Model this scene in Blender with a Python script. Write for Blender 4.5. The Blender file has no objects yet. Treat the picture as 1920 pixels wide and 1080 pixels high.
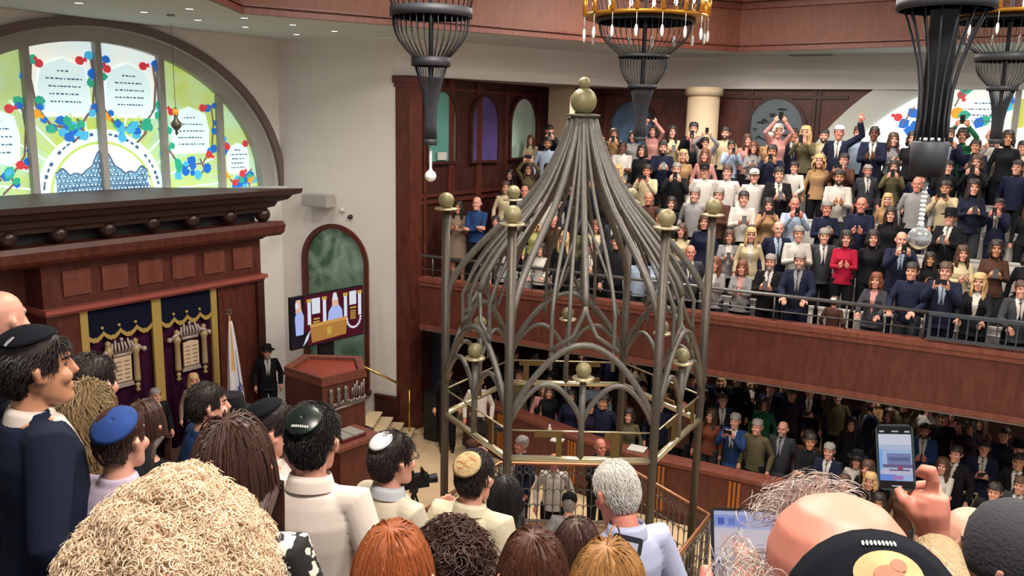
import bpy, math, random
from mathutils import Vector, Matrix, noise
random.seed(7)
SC = bpy.context.scene; COL = SC.collection
V = Vector; R = math.radians; PI = math.pi

# ------------------------------------------------------------ camera and pixel -> place helpers
FPX = 1600.0; PIT = math.atan(315/1600); ROL = R(1.3); EYE = V((0, 0, 6.6))
cp, sp, cr, sr = math.cos(PIT), math.sin(PIT), math.cos(ROL), math.sin(ROL)
FW = V((0, cp, -sp)); U0 = V((0, sp, cp)); R0 = V((1, 0, 0))
RT = cr*R0 + sr*U0; UP = -sr*R0 + cr*U0
cam = bpy.data.cameras.new('camera'); camo = bpy.data.objects.new('camera', cam); COL.objects.link(camo)
cam.sensor_width = 36; cam.lens = FPX/1920*36; cam.clip_start = 0.05; cam.clip_end = 200
M = Matrix((RT, UP, -FW)).transposed().to_4x4(); M.translation = EYE; camo.matrix_world = M
SC.camera = camo
def ray(u, v): return FPX*FW + (u-960)*RT + (540-v)*UP
def PZ(u, v, z): d = ray(u, v); return EYE + d*((z-EYE.z)/d.z)
def PY(u, v, y): d = ray(u, v); return EYE + d*(y/d.y)
def PL(u, v, P, n): d = ray(u, v); return EYE + d*((V(P)-EYE).dot(n)/d.dot(n))
def proj(p):
    q = V(p)-EYE; return 960+FPX*q.dot(RT)/q.dot(FW), 540-FPX*q.dot(UP)/q.dot(FW)

# ------------------------------------------------------------ materials
def lin(c):
    if isinstance(c, str): c = [int(c[i:i+2], 16) for i in (0, 2, 4)]
    return tuple(((x/255)/12.92 if x/255 < .04045 else ((x/255+.055)/1.055)**2.4) for x in c)
_m = {}
def mat(name, c, rough=.6, metal=0, var=0.0, vs=8, bump=0.0, bs=40, emit=0, alpha=1, spec=None, island=0, sheen=0, coat=0, trans=0):
    if name in _m: return _m[name]
    m = bpy.data.materials.new(name); m.use_nodes = True; nt = m.node_tree; N = nt.nodes; L = nt.links
    b = N['Principled BSDF']; c = lin(c)
    b.inputs['Base Color'].default_value = (*c, 1); b.inputs['Roughness'].default_value = rough; b.inputs['Metallic'].default_value = metal
    if spec is not None: b.inputs['Specular IOR Level'].default_value = spec
    if sheen: b.inputs['Sheen Weight'].default_value = sheen
    if coat: b.inputs['Coat Weight'].default_value = coat
    if trans: b.inputs['Transmission Weight'].default_value = trans
    if alpha < 1: b.inputs['Alpha'].default_value = alpha
    if emit:
        b.inputs['Emission Color'].default_value = (*c, 1); b.inputs['Emission Strength'].default_value = emit
    if var or island:
        mr = N.new('ShaderNodeMapRange'); hs = N.new('ShaderNodeHueSaturation'); hs.inputs['Color'].default_value = (*c, 1)
        if island:
            g = N.new('ShaderNodeNewGeometry'); L.new(g.outputs['Random Per Island'], mr.inputs['Value']); a = island
        else:
            tc = N.new('ShaderNodeTexCoord'); n = N.new('ShaderNodeTexNoise'); n.inputs['Scale'].default_value = vs; n.inputs['Detail'].default_value = 4
            L.new(tc.outputs['Object'], n.inputs['Vector']); L.new(n.outputs['Fac'], mr.inputs['Value']); a = var
            mr.inputs['From Min'].default_value = .3; mr.inputs['From Max'].default_value = .7
        mr.inputs['To Min'].default_value = 1-a; mr.inputs['To Max'].default_value = 1+a
        L.new(mr.outputs['Result'], hs.inputs['Value']); L.new(hs.outputs['Color'], b.inputs['Base Color'])
    if bump:
        tc = N.new('ShaderNodeTexCoord'); n = N.new('ShaderNodeTexNoise'); n.inputs['Scale'].default_value = bs; n.inputs['Detail'].default_value = 3
        bp = N.new('ShaderNodeBump'); bp.inputs['Strength'].default_value = bump; bp.inputs['Distance'].default_value = .01
        L.new(tc.outputs['Object'], n.inputs['Vector']); L.new(n.outputs['Fac'], bp.inputs['Height']); L.new(bp.outputs['Normal'], b.inputs['Normal'])
    _m[name] = m; return m
def scrmat(name, c, e):
    m = mat(name, '08080a', .25); b = m.node_tree.nodes['Principled BSDF']; b.inputs['Emission Color'].default_value = (*lin(c), 1); b.inputs['Emission Strength'].default_value = e; return m
def wood(name, c1, c2, rough=.35, sc=(1.2, 1.2, 9)):
    if name in _m: return _m[name]
    m = bpy.data.materials.new(name); m.use_nodes = True; nt = m.node_tree; N = nt.nodes; L = nt.links; b = N['Principled BSDF']
    tc = N.new('ShaderNodeTexCoord'); mp = N.new('ShaderNodeMapping'); mp.inputs['Scale'].default_value = (9/sc[2]*sc[0]*3, 9/sc[2]*sc[1]*3, 1.0)
    n = N.new('ShaderNodeTexNoise'); n.inputs['Scale'].default_value = 3; n.inputs['Detail'].default_value = 6; n.inputs['Distortion'].default_value = .6
    cr_ = N.new('ShaderNodeValToRGB'); cr_.color_ramp.elements[0].position = .3; cr_.color_ramp.elements[1].position = .72
    cr_.color_ramp.elements[0].color = (*lin(c1), 1); cr_.color_ramp.elements[1].color = (*lin(c2), 1)
    L.new(tc.outputs['Object'], mp.inputs['Vector']); L.new(mp.outputs['Vector'], n.inputs['Vector']); L.new(n.outputs['Fac'], cr_.inputs['Fac'])
    L.new(cr_.outputs['Color'], b.inputs['Base Color']); b.inputs['Roughness'].default_value = rough
    _m[name] = m; return m
def stripes(name, c1, c2, scale=60, axis='Z'):
    if name in _m: return _m[name]
    m = bpy.data.materials.new(name); m.use_nodes = True; nt = m.node_tree; N = nt.nodes; L = nt.links; b = N['Principled BSDF']
    tc = N.new('ShaderNodeTexCoord'); w = N.new('ShaderNodeTexWave'); w.bands_direction = axis; w.inputs['Scale'].default_value = scale/6.28
    cr_ = N.new('ShaderNodeValToRGB'); cr_.color_ramp.interpolation = 'CONSTANT'; cr_.color_ramp.elements[1].position = .5
    cr_.color_ramp.elements[0].color = (*lin(c1), 1); cr_.color_ramp.elements[1].color = (*lin(c2), 1)
    L.new(tc.outputs['Object'], w.inputs['Vector']); L.new(w.outputs['Fac'], cr_.inputs['Fac']); L.new(cr_.outputs['Color'], b.inputs['Base Color']); b.inputs['Roughness'].default_value = .8
    _m[name] = m; return m

WALL = mat('plaster_white', 'e3e0dc', .85, var=.02, vs=2)
SOFF = mat('soffit_daylight_tint', 'd3dcda', .85)  # white paint with the bluish cast of window daylight put into the colour
MAHO = wood('mahogany', '4c221a', '64342a', .42)
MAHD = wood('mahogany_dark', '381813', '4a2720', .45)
MAHL = wood('mahogany_light', '6a372b', '7e4a3d', .45)
DRUM = wood('drum_wood', '74463a', '83533f', .55)
FLOORM = mat('floor_cream', 'd8bd97', .35, var=.05, vs=3)
CARP = mat('carpet_dark', '3a2c28', .95, var=.15, vs=30)
IRON = mat('dark_bronze_iron', '6b6964', .48, metal=.35, var=.15, vs=20)
IROND = mat('chandelier_iron', '3d4047', .55, metal=.25)
BALLM = mat('bronze_ball', '8d8664', .5, metal=.25, var=.08)
BRASS = mat('brass', 'caa85c', .28, metal=.9)
STEEL = mat('rail_steel', '6d6e70', .35, metal=.7)
SEATM = mat('seat_white', 'cfcdc8', .5)
BLACK = mat('black_plastic', '15161a', .4)
GOLD = mat('gold_trim', 'c2a75e', .5, metal=.3)
CRYST = mat('crystal', 'eef2f5', .05, spec=.8, coat=.5)

# ------------------------------------------------------------ mesh builder
class MB:
    def __init__(s): s.v = []; s.f = []; s.m = []; s.cur = 0
    def quad(s, *p): i = len(s.v); s.v += [V(q) for q in p]; s.f.append(tuple(range(i, i+len(p)))); s.m.append(s.cur); return s
    def box(s, c, size, ax=None):
        c = V(c); X, Y, Z = ax or (V((1, 0, 0)), V((0, 1, 0)), V((0, 0, 1)))
        h = [x/2 for x in size]; i = len(s.v)
        for z in (-1, 1):
            for y in (-1, 1):
                for x in (-1, 1): s.v.append(c+X*(x*h[0])+Y*(y*h[1])+Z*(z*h[2]))
        for f in ((0, 2, 3, 1), (4, 5, 7, 6), (0, 1, 5, 4), (2, 6, 7, 3), (0, 4, 6, 2), (1, 3, 7, 5)):
            s.f.append(tuple(i+k for k in f)); s.m.append(s.cur)
        return s
    def rings(s, rs, cap=True, closed=False):
        i0 = len(s.v); n = len(rs[0])
        for r in rs: s.v += [V(p) for p in r]
        K = len(rs)
        for k in range(K if closed else K-1):
            a = i0+k*n; b = i0+((k+1) % K)*n
            for j in range(n):
                s.f.append((a+j, a+(j+1) % n, b+(j+1) % n, b+j)); s.m.append(s.cur)
        if cap and not closed:
            s.f.append(tuple(i0+j for j in reversed(range(n)))); s.m.append(s.cur)
            s.f.append(tuple(i0+(K-1)*n+j for j in range(n))); s.m.append(s.cur)
        return s
    def tube(s, pts, r, n=8, closed=False, flat=None):
        pts = [V(p) for p in pts]; K = len(pts); rs = r if isinstance(r, (list, tuple)) else [r]*K
        out = []; up = None
        for k in range(K):
            a = pts[k-1] if (k > 0 or closed) else pts[k]; b = pts[(k+1) % K] if (k < K-1 or closed) else pts[k]
            t = (b-a)
            if t.length < 1e-9: t = V((0, 0, 1))
            t.normalize()
            if up is None: up = V((0, 0, 1)) if abs(t.z) < .9 else V((0, 1, 0))
            x = t.cross(up)
            if x.length < 1e-6: x = t.orthogonal()
            x.normalize(); y = x.cross(t).normalized(); up = y
            fx, fy = flat or (1, 1)
            out.append([pts[k]+(x*math.cos(2*PI*j/n)*fx+y*math.sin(2*PI*j/n)*fy)*rs[k] for j in range(n)])
        return s.rings(out, True, closed)
    def lathe(s, prof, c=(0, 0, 0), n=24, ax=None):
        c = V(c); X, Y, Z = ax or (V((1, 0, 0)), V((0, 1, 0)), V((0, 0, 1)))
        return s.rings([[c+Z*z+(X*math.cos(2*PI*j/n)+Y*math.sin(2*PI*j/n))*max(r, 1e-4) for j in range(n)] for r, z in prof])
    def ell(s, c, r, n=16, m=10, rot=None):
        c = V(c); r = r if isinstance(r, (tuple, list)) else (r, r, r); rs = []
        for k in range(m+1):
            a = -PI/2+PI*k/m; ca = max(math.cos(a), .001)
            ring = [V((r[0]*ca*math.cos(2*PI*j/n), r[1]*ca*math.sin(2*PI*j/n), r[2]*math.sin(a))) for j in range(n)]
            rs.append([c+(rot@p if rot else p) for p in ring])
        return s.rings(rs)
    def prism(s, poly, o, X, Y, Z, d0, d1):
        """polygon in the X,Y plane at o, extruded along Z from d0 to d1"""
        o = V(o); a = [o+X*p[0]+Y*p[1]+Z*d0 for p in poly]; b = [o+X*p[0]+Y*p[1]+Z*d1 for p in poly]
        return s.rings([a, b])
    def build(s, name, mats, parent=None, smooth=False, local=False, me_only=False):
        me = bpy.data.meshes.new(name); base = V((0, 0, 0))
        if parent is not None and not local: base = WORLD(parent)
        me.from_pydata([p-base for p in s.v], [], s.f)
        for m in (mats if isinstance(mats, (list, tuple)) else [mats]): me.materials.append(m)
        if max(s.m, default=0) > 0: me.polygons.foreach_set('material_index', s.m)
        if smooth is True: me.polygons.foreach_set('use_smooth', [True]*len(me.polygons))
        me.update()
        if smooth and smooth is not True: me.shade_smooth() if hasattr(me, 'shade_smooth') else None
        if me_only: return me
        o = bpy.data.objects.new(name, me); COL.objects.link(o)
        if parent is not None: o.parent = parent
        return o
def WORLD(o):
    p = V((0, 0, 0))
    while o is not None: p = p+o.location; o = o.parent
    return p
LABELS = {}
def tag(o, label, cat, group=None, kind=None):
    o['label'] = label; o['category'] = cat
    if group: o['group'] = group
    if kind: o['kind'] = kind
    return o
def thing(name, label, cat, loc=(0, 0, 0), rz=0, group=None):
    o = bpy.data.objects.new(name, None); COL.objects.link(o); o.empty_display_size = .1
    o.location = loc; o.rotation_euler = (0, 0, rz); return tag(o, label, cat, group)
def struct(name, mb, m, parent=None, smooth=False):
    o = mb.build(name, m, parent, smooth)
    if parent is None: o['kind'] = 'structure'
    return o
def copy_tree(o, parent=None):
    c = o.copy(); COL.objects.link(c); c.parent = parent
    for ch in o.children: copy_tree(ch, c)
    return c
def v2(x, y, z=0): return V((x, y, z))
# ------------------------------------------------------------ frames of reference
BP0 = V((-1.7, 16.6, 0)); BT = V((.883, -.470, 0)).normalized(); BN = V((.470, .883, 0)).normalized(); ZZ = V((0, 0, 1))
def bq(q, w, z=0): return BP0+BT*q+BN*w+ZZ*z
AK = V((-8.2, 14.0, 0)); AD = V((.551, .835, 0)).normalized(); AN = V((.835, -.551, 0)).normalized()
def ak(s, o, z=0): return AK+AD*s+AN*o+ZZ*z
def akpix(u, v, o): p = PL(u, v, ak(0, o), AN)-AK; return p.dot(AD), p.z
WB = V((-5.1, 18.7, 0)); WC = V((-2.4, 17.5, 0)); WD = (WC-WB).normalized(); WN = V((WD.y, -WD.x, 0))
def ww(s, o, z=0): return WB+WD*s+WN*o+ZZ*z
WLEN = (WC-WB).length
CEIL = 8.15; RECZ = 7.42
SW0 = V((-2.0, 17.72, 0)); SD = V((.547, .837, 0)).normalized(); SN = V((.837, -.547, 0)).normalized()
def sw(s, o, z=0): return SW0+SD*s+SN*o+ZZ*z

# ------------------------------------------------------------ floor, walls, ceiling
m = MB(); m.box((2, 12, -.1), (40, 34, .2)); struct('floor', m, FLOORM)
# ark wall with the big arched opening
WZ0 = 5.06; mcx, mr = 1.72, 3.42            # arch centre along the wall, glass radius
def arch(c, z0, rx, rz, n=40, a0=0, a1=PI): return [(c+rx*math.cos(a0+(a1-a0)*k/n), z0+rz*math.sin(a0+(a1-a0)*k/n)) for k in range(n+1)]
WIN_RX, WIN_RZ = 3.50, 2.72; FR_RX, FR_RZ = 3.84, 2.97
m = MB()
oa = arch(mcx, WZ0, FR_RX, FR_RZ, 48)
for k in range(48):
    (s0, z0), (s1, z1) = oa[k], oa[k+1]
    m.quad(ak(s0, 0, z0), ak(s1, 0, z1), ak(s1, 0, CEIL), ak(s0, 0, CEIL))
    m.quad(ak(s0, 0, z0), ak(s0, -.45, z0), ak(s1, -.45, z1), ak(s1, 0, z1))
m.quad(ak(mcx+FR_RX, 0, WZ0), ak(mcx+FR_RX, 0, CEIL), ak(5.66, 0, CEIL), ak(5.66, 0, WZ0))
m.quad(ak(mcx-FR_RX, 0, WZ0), ak(mcx-FR_RX, 0, CEIL), ak(-9, 0, CEIL), ak(-9, 0, WZ0))
m.quad(ak(-9, 0, 0), ak(5.66, 0, 0), ak(5.66, 0, WZ0), ak(-9, 0, WZ0))
m.quad(ak(mcx-FR_RX, 0, WZ0), ak(mcx+FR_RX, 0, WZ0), ak(mcx+FR_RX, -.45, WZ0), ak(mcx-FR_RX, -.45, WZ0))
struct('wall_left', m, WALL)
# white wall with arched window opening
ac, ar, az0, az1 = 1.40, .86, .72, 3.50; arz = .84
m = MB(); oa = arch(ac, az1, ar, arz, 24)
for k in range(24):
    (s0, z0), (s1, z1) = oa[k], oa[k+1]
    m.quad(ww(s0, 0, z0), ww(s1, 0, z1), ww(s1, 0, CEIL), ww(s0, 0, CEIL))
m.quad(ww(0, 0, 0), ww(ac-ar, 0, 0), ww(ac-ar, 0, CEIL), ww(0, 0, CEIL))
m.quad(ww(ac+ar, 0, 0), ww(WLEN+.02, 0, 0), ww(WLEN+.02, 0, CEIL), ww(ac+ar, 0, CEIL))
m.quad(ww(ac-ar, 0, 0), ww(ac+ar, 0, 0), ww(ac+ar, 0, az0), ww(ac-ar, 0, az0))
struct('wall_back', m, WALL)
m = MB(); m.box(ww((ac+ar+WLEN)/2+.1, .03, .36), (WLEN-ac-ar-.1, .05, .72), (WD, WN, ZZ)); m.box(ww((ac+ar+WLEN)/2+.1, .05, .70), (WLEN-ac-ar-.1, .08, .06), (WD, WN, ZZ))
m.box(ww(.25, .03, .36), (.5, .05, .72), (WD, WN, ZZ)); struct('baseboard_back', m, MAHD)
# pilaster at the end of the white wall
m = MB(); pz = [V((-2.42, 17.49, 0)), V((-2.12, 17.36, 0)), V((-1.9, 17.66, 0)), V((-2.2, 17.8, 0))]
m.rings([[p+ZZ*z for p in pz] for z in (0, RECZ)])
pc = sum(pz, V((0, 0, 0)))/4
for z0, z1, k in ((7.28, RECZ, 1.25), (7.2, 7.28, 1.12), (0, .35, 1.15)):
    m.rings([[pc+(p-pc)*k+ZZ*z for p in pz] for z in (z0, z1)])
struct('trim_1', m, MAHO)
# side wall of the balcony recess, brown panelling, full height
m = MB(); m.quad(sw(0, 0, 0), sw(5.8, 0, 0), sw(5.8, 0, RECZ), sw(0, 0, RECZ)); struct('wall_side', m, MAHD)
m = MB()
for s in (.18, 1.02, 1.12, 2.05, 2.15, 3.2, 4.6): m.box(sw(s, .03, 5.2), (.09, .06, 4.4), (SD, SN, ZZ))
for z in (7.2, 5.0, 4.86): m.box(sw(2.9, .03, z), (5.7, .05, .07), (SD, SN, ZZ))
struct('trim_2', m, MAHO)
# rear wall of the far balcony
BW = 6.6
m = MB(); m.quad(bq(-.4, BW, 0), bq(15, BW, 0), bq(15, BW, CEIL), bq(-.4, BW, CEIL)); struct('wall_far', m, MAHO)
m = MB()
for q in (.9, 3.3, 4.6, 6.0, 6.1): m.box(bq(q, BW-.03, 6.0), (.07, .06, 2.9), (BT, BN, ZZ))
for z in (7.25, 5.35): m.box(bq(3.4, BW-.03, z), (6.6, .05, .08), (BT, BN, ZZ))
struct('trim_3', m, MAHD)
# bulkhead above the balcony
O4 = V((-2.42, 17.49, 0)); O5 = bq(2.2, 6.45)
OR_ = bq(14.5, 6.45)
m = MB()
for a, b in ((O4, O5), (O5, OR_)):
    m.quad(a+ZZ*RECZ, b+ZZ*RECZ, b+ZZ*CEIL, a+ZZ*CEIL)
struct('wall_bulkhead', m, WALL)
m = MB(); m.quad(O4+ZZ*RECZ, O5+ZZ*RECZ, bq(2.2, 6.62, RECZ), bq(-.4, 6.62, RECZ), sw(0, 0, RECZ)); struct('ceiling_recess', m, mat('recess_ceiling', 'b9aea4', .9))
# soffit ring round the wooden drum
I = [V(p) for p in ((-4.26, -4, 0), (-4.26, 12.45, 0), (-4.3, 13.77, 0), (-2.43, 14.86, 0), (1.64, 17.4, 0), (4.7, 18.77, 0), (7.45, 16.7, 0), (9.6, 14.5, 0), (9.6, -4, 0))]
O = [V((-18, -4, 0)), ak(-2.9, 0), ak(0, 0), ak(5.66, 0), O4, O5, bq(7.5, 6.45), bq(14, 6.45), V((16, -4, 0))]
m = MB()
for k in range(8): m.quad(I[k]+ZZ*CEIL, O[k]+ZZ*CEIL, O[k+1]+ZZ*CEIL, I[k+1]+ZZ*CEIL)
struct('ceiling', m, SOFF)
# the drum: tall wooden fascia with mouldings, and the white ceiling over it
m = MB(); m2 = MB()
def off(k, d):
    c = V((2.6, 9, 0)); return I[k]+(c-I[k]).normalized()*d
for k in range(8):
    m.quad(off(k, .0)+ZZ*CEIL, off(k+1, .0)+ZZ*CEIL, off(k+1, 0)+ZZ*9.6, off(k, 0)+ZZ*9.6)
    for z0, z1, d in ((CEIL-.03, CEIL+.05, .10), (CEIL+.09, CEIL+.13, .06), (8.98, 9.06, .07), (9.12, 9.24, .14), (9.3, 9.6, .22)):
        m2.rings([[off(k, 0)+ZZ*z, off(k+1, 0)+ZZ*z, off(k+1, d)+ZZ*z, off(k, d)+ZZ*z] for z in (z0, z1)])
struct('wall_drum', m, DRUM); struct('trim_4', m2, MAHL)
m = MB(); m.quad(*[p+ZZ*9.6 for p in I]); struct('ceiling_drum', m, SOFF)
# right-hand window is cut into wall_far plane: white splayed reveal on that wall
def bpix(u, v, w): p = PL(u, v, bq(0, w), BN)-BP0; return p.dot(BT), p.z
def circ3(a, b, c):
    ax, ay = a; bx, by = b; cx, cy = c; d = 2*(ax*(by-cy)+bx*(cy-ay)+cx*(ay-by))
    ux = ((ax*ax+ay*ay)*(by-cy)+(bx*bx+by*by)*(cy-ay)+(cx*cx+cy*cy)*(ay-by))/d
    uy = ((ax*ax+ay*ay)*(cx-bx)+(bx*bx+by*by)*(ax-cx)+(cx*cx+cy*cy)*(bx-ax))/d
    return ux, uy, math.hypot(ax-ux, ay-uy)
wq, wz, wr = circ3(bpix(1667, 213, 6.5), bpix(1760, 164, 6.5), bpix(1910, 128, 6.5))
w2z0 = 4.6

# ------------------------------------------------------------ recessed downlights, vents, exit sign
lamp = mat('downlight_lens', 'fff6e6', .4, emit=6)
first = None; dls = [(148, 5), (270, 22), (355, 16), (371, 37), (458, 33), (460, 50), (549, 46), (556, 64), (627, 58), (700, 73), (90, -20), (250, -22)]
for k, (u, v) in enumerate(dls):
    p = PZ(u, v, CEIL)
    if first is None:
        first = thing('recessed_downlight', '', 'ceiling light', p)
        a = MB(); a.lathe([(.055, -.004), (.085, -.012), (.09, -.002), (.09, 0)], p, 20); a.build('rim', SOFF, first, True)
        a = MB(); a.lathe([(.0, -.006), (.058, -.006), (.058, 0)], p, 20); a.build('lens', lamp, first)
        o = first
    else:
        o = copy_tree(first); o.location = p
    o['group'] = 'recessed downlights in the white soffit'
    o['label'] = 'small round recessed downlight in the white soffit over the stained glass window'
p = PZ(1520, 103, CEIL-.01); m = MB(); m.box(p, (.9, .16, .03), (BT, BN, ZZ))
for k in range(5): m.box(p+BN*(k-2)*.03-ZZ*.016, (.86, .012, .01), (BT, BN, ZZ))
tag(m.build('air_vent', mat('vent_grey', '8b9694', .6)), 'long grey air vent slot in the white soffit', 'vent')
p = PZ(320, 28, CEIL-.005); m = MB(); m.lathe([(.07, -.02), (.06, 0), (.02, 0)], p, 16); tag(m.build('sprinkler_plate', mat('vent_grey', '8b9694', .6)), 'small dark round plate among the downlights on the soffit', 'sprinkler')
es = thing('exit_sign', 'red exit sign hanging under the recess ceiling', 'sign', bq(.3, 5.3, 7.0))
m = MB(); m.box(es.location, (.34, .05, .2), (BT, BN, ZZ)); m.build('sign_box', mat('exit_red', 'b8264a', .5, emit=.8), es)
m = MB(); m.box(es.location+ZZ*.26, (.03, .03, .34)); m.build('stem', STEEL, es)
def word(name, txt, size, loc, X, Y, m, parent):
    c = bpy.data.curves.new(name, 'FONT'); c.body = txt; c.size = size; c.align_x = 'CENTER'; c.align_y = 'CENTER'; c.extrude = .002; c.materials.append(m)
    t = bpy.data.objects.new(name, c); COL.objects.link(t); dg = bpy.context.evaluated_depsgraph_get()
    me = bpy.data.meshes.new_from_object(t.evaluated_get(dg)); bpy.data.objects.remove(t)
    Zn = X.cross(Y); Mx = Matrix((X, Y, Zn)).transposed().to_4x4(); Mx.translation = V(loc)-WORLD(parent)
    me.transform(Mx); o = bpy.data.objects.new(name, me); COL.objects.link(o); o.parent = parent; return o
word('lettering', 'EXIT', .15, es.location-BN*.03, BT, ZZ, mat('exit_white', 'f4d8dc', .5, emit=1.2), es)

# ------------------------------------------------------------ round column at the back of the far balcony
cc = PY(1316, 240, 19.9); m = MB(); m.lathe([(.36, 0), (.36, RECZ)], (cc.x, cc.y, 0), 28)
m.lathe([(.42, RECZ-.18), (.42, RECZ)], (cc.x, cc.y, 0), 28); struct('trim_5', m, mat('column_cream', 'd8c3a4', .7), smooth='auto')
cc = PY(1052, 240, 20.6); m = MB(); m.box((cc.x, cc.y, 6), (.55, .3, 2.84), (BT, BN, ZZ)); struct('trim_6', m, mat('column_tan', 'a08c74', .8))

# ------------------------------------------------------------ arched art panels on the brown walls
def art_panel(cx, z0, z1, wid, base, X, N, c, label, name='art_panel', extra=None):
    r = wid/2; rz = r*1.15
    t = thing(name, label, 'art panel', base(cx, .03, z0))
    pts = [(-r, 0)]+[(-x, z) for x, z in arch(0, z1-z0-rz, r, rz, 20)][0:0]+[(r*math.cos(a*PI/20), z1-z0-rz+rz*math.sin(a*PI/20)) for a in range(21)][::-1]+[(r, 0)]
    m = MB(); m.prism(pts, base(cx, .02, z0), X, ZZ, N, 0, .03); m.build('panel', c, t)
    m = MB(); ro = [(x*1.13, max(0, z)*1.05) for x, z in pts]
    m.rings([[base(cx, .02, z0)+X*x+ZZ*z+N*d for x, z, d in ((ro[k][0], ro[k][1], 0), (ro[k][0], ro[k][1], .07), (pts[k][0], pts[k][1], .07), (pts[k][0], pts[k][1], 0))] for k in range(len(pts))])
    m.box(base(cx, .06, z0-.03), (wid*1.15, .1, .06), (X, N, ZZ)); m.build('frame', MAHD, t)
    if extra: extra(t, cx, z0, z1, r)
    return t
def spix(u, v): p = PL(u, v, sw(0, .02), SN)-SW0; return p.dot(SD), p.z
for (u0, u1, vt, vb, c, lab) in ((800, 851, 170, 301, mat('art_green', '5c9a90', .35, var=.12, vs=1.5), 'green arched art panel nearest the corner pilaster on the brown side wall'),
                            (884, 930, 180, 299, mat('art_purple', '5a4b86', .35, var=.25, vs=1.5), 'purple arched art panel on the brown side wall between green and pale ones'),
                            (957, 1000, 184, 294, mat('art_pale', 'bcd8c6', .35, var=.10, vs=1.5), 'pale mint arched art panel at the far end of the brown side wall')):
    s0, zt = spix(u0, vt); s1, zb = spix(u1, vb)
    art_panel((s0+s1)/2, zb, zt, s1-s0, sw, SD, SN, c, lab)
def relief(t, cx, z0, z1, r):
    m = MB()
    for k in range(14):
        a = random.uniform(-.8, .8)*r; z = random.uniform(.35, z1-z0-.2); L = random.uniform(.1, .3)
        m.tube([bq(cx+a-L/2, BW-.07, z0+z), bq(cx+a, BW-.09, z0+z+random.uniform(-.06, .1)), bq(cx+a+L/2, BW-.07, z0+z)], [.008, .022, .006], 5)
    m.build('relief_branches', mat('relief_dark', '3c4048', .5), t)
bw = lambda q, o, z: bq(q, BW-o, z)
q0, zt = bpix(1408, 184, BW); q1, zb = bpix(1501, 300, BW)
art_panel((q0+q1)/2, zb, zt, q1-q0, bw, BT, -BN, mat('art_slate', '6a7680', .3, var=.2, vs=2), 'large slate arched relief panel on the back wall right of the column', extra=relief)
q0, zt = bpix(1150, 190, BW); q1, zb = bpix(1222, 300, BW)
art_panel((q0+q1)/2, zb, zt, q1-q0, bw, BT, -BN, mat('art_blue', '46607e', .3, var=.4, vs=3), 'dark blue arched art panel on the back wall left of the column')
m = MB(); s, z = spix(823, 295); m.box(sw(s, .1, z+.03), (.3, .03, .16), (SD, SN, ZZ)); tag(m.build('label_plaque', SEATM), 'small white plaque at the foot of the green art panel', 'plaque')

# ------------------------------------------------------------ far balcony: stepped floor, fascia, ledge, rails
ROW0, ROWD, ROWH, FL0 = .55, .78, .40, 2.75
def rowz(k): return FL0+ROWH*(k-1)
Q0, Q1 = -.15, 14.5
def bbox(mb, q0, q1, w0, w1, z0, z1): mb.box(bq((q0+q1)/2, (w0+w1)/2, (z0+z1)/2), (q1-q0, w1-w0, z1-z0), (BT, BN, ZZ))
m = MB(); bbox(m, Q0, Q1, .12, ROW0+ROWD/2-.1, 2.5, FL0)
for k in range(2, 8):
    w0 = ROW0+ROWD*(k-1)-ROWD/2-.1; w1 = w0+ROWD if k < 7 else BW
    bbox(m, Q0, Q1, w0, w1, 2.5, rowz(k))
struct('balcony_floor', m, CARP)
m = MB(); bbox(m, Q0, Q1, 0, .12, 2.46, 3.42); struct('balcony_fascia', m, MAHO)
m = MB(); bbox(m, Q0, Q1, -.05, .2, 3.42, 3.5); bbox(m, Q0, Q1, -.03, .0, 3.34, 3.42); bbox(m, Q0, Q1, -.03, .0, 2.46, 2.54); struct('trim_7', m, MAHL)
QS = 8.95                                    # where the balustrade takes over from the rail
rl = thing('balcony_rail', 'long grey steel handrail along the edge of the far balcony', 'railing', bq(4, .1, 3.5))
m = MB(); m.tube([bq(Q0, .08, 3.92), bq(QS, .08, 3.92)], .03, 10); m.build('handrail', STEEL, rl, True)
m = MB(); m.tube([bq(Q0, .08, 3.66), bq(QS, .08, 3.66)], .012, 8); m.build('lower_rail', STEEL, rl, True)
for k in range(9):
    m = MB(); m.tube([bq(.1+k*1.1, .08, 3.5), bq(.1+k*1.1, .08, 3.92)], .016, 8); m.build('post', STEEL, rl, True)
bl = thing('balustrade', 'dark grey metal balustrade with upright bars at right end of far balcony', 'railing', bq(11, .1, 3.5))
GM = mat('balustrade_grey', '4c535c', .4, metal=.4)
m = MB(); m.box(bq((QS+Q1)/2, -.02, 3.93), (Q1-QS, .09, .05), (BT, BN, ZZ)); m.build('handrail', GM, bl)
m = MB(); m.box(bq((QS+Q1)/2, -.02, 3.56), (Q1-QS, .06, .04), (BT, BN, ZZ)); m.build('bottom_rail', GM, bl)
for k in range(30):
    m = MB(); q = QS+.03+k*.125; m.box(bq(q, -.02, 3.745), (.045 if k % 14 == 0 else .02, .03, .34), (BT, BN, ZZ)); m.build('baluster', GM, bl)
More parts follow.
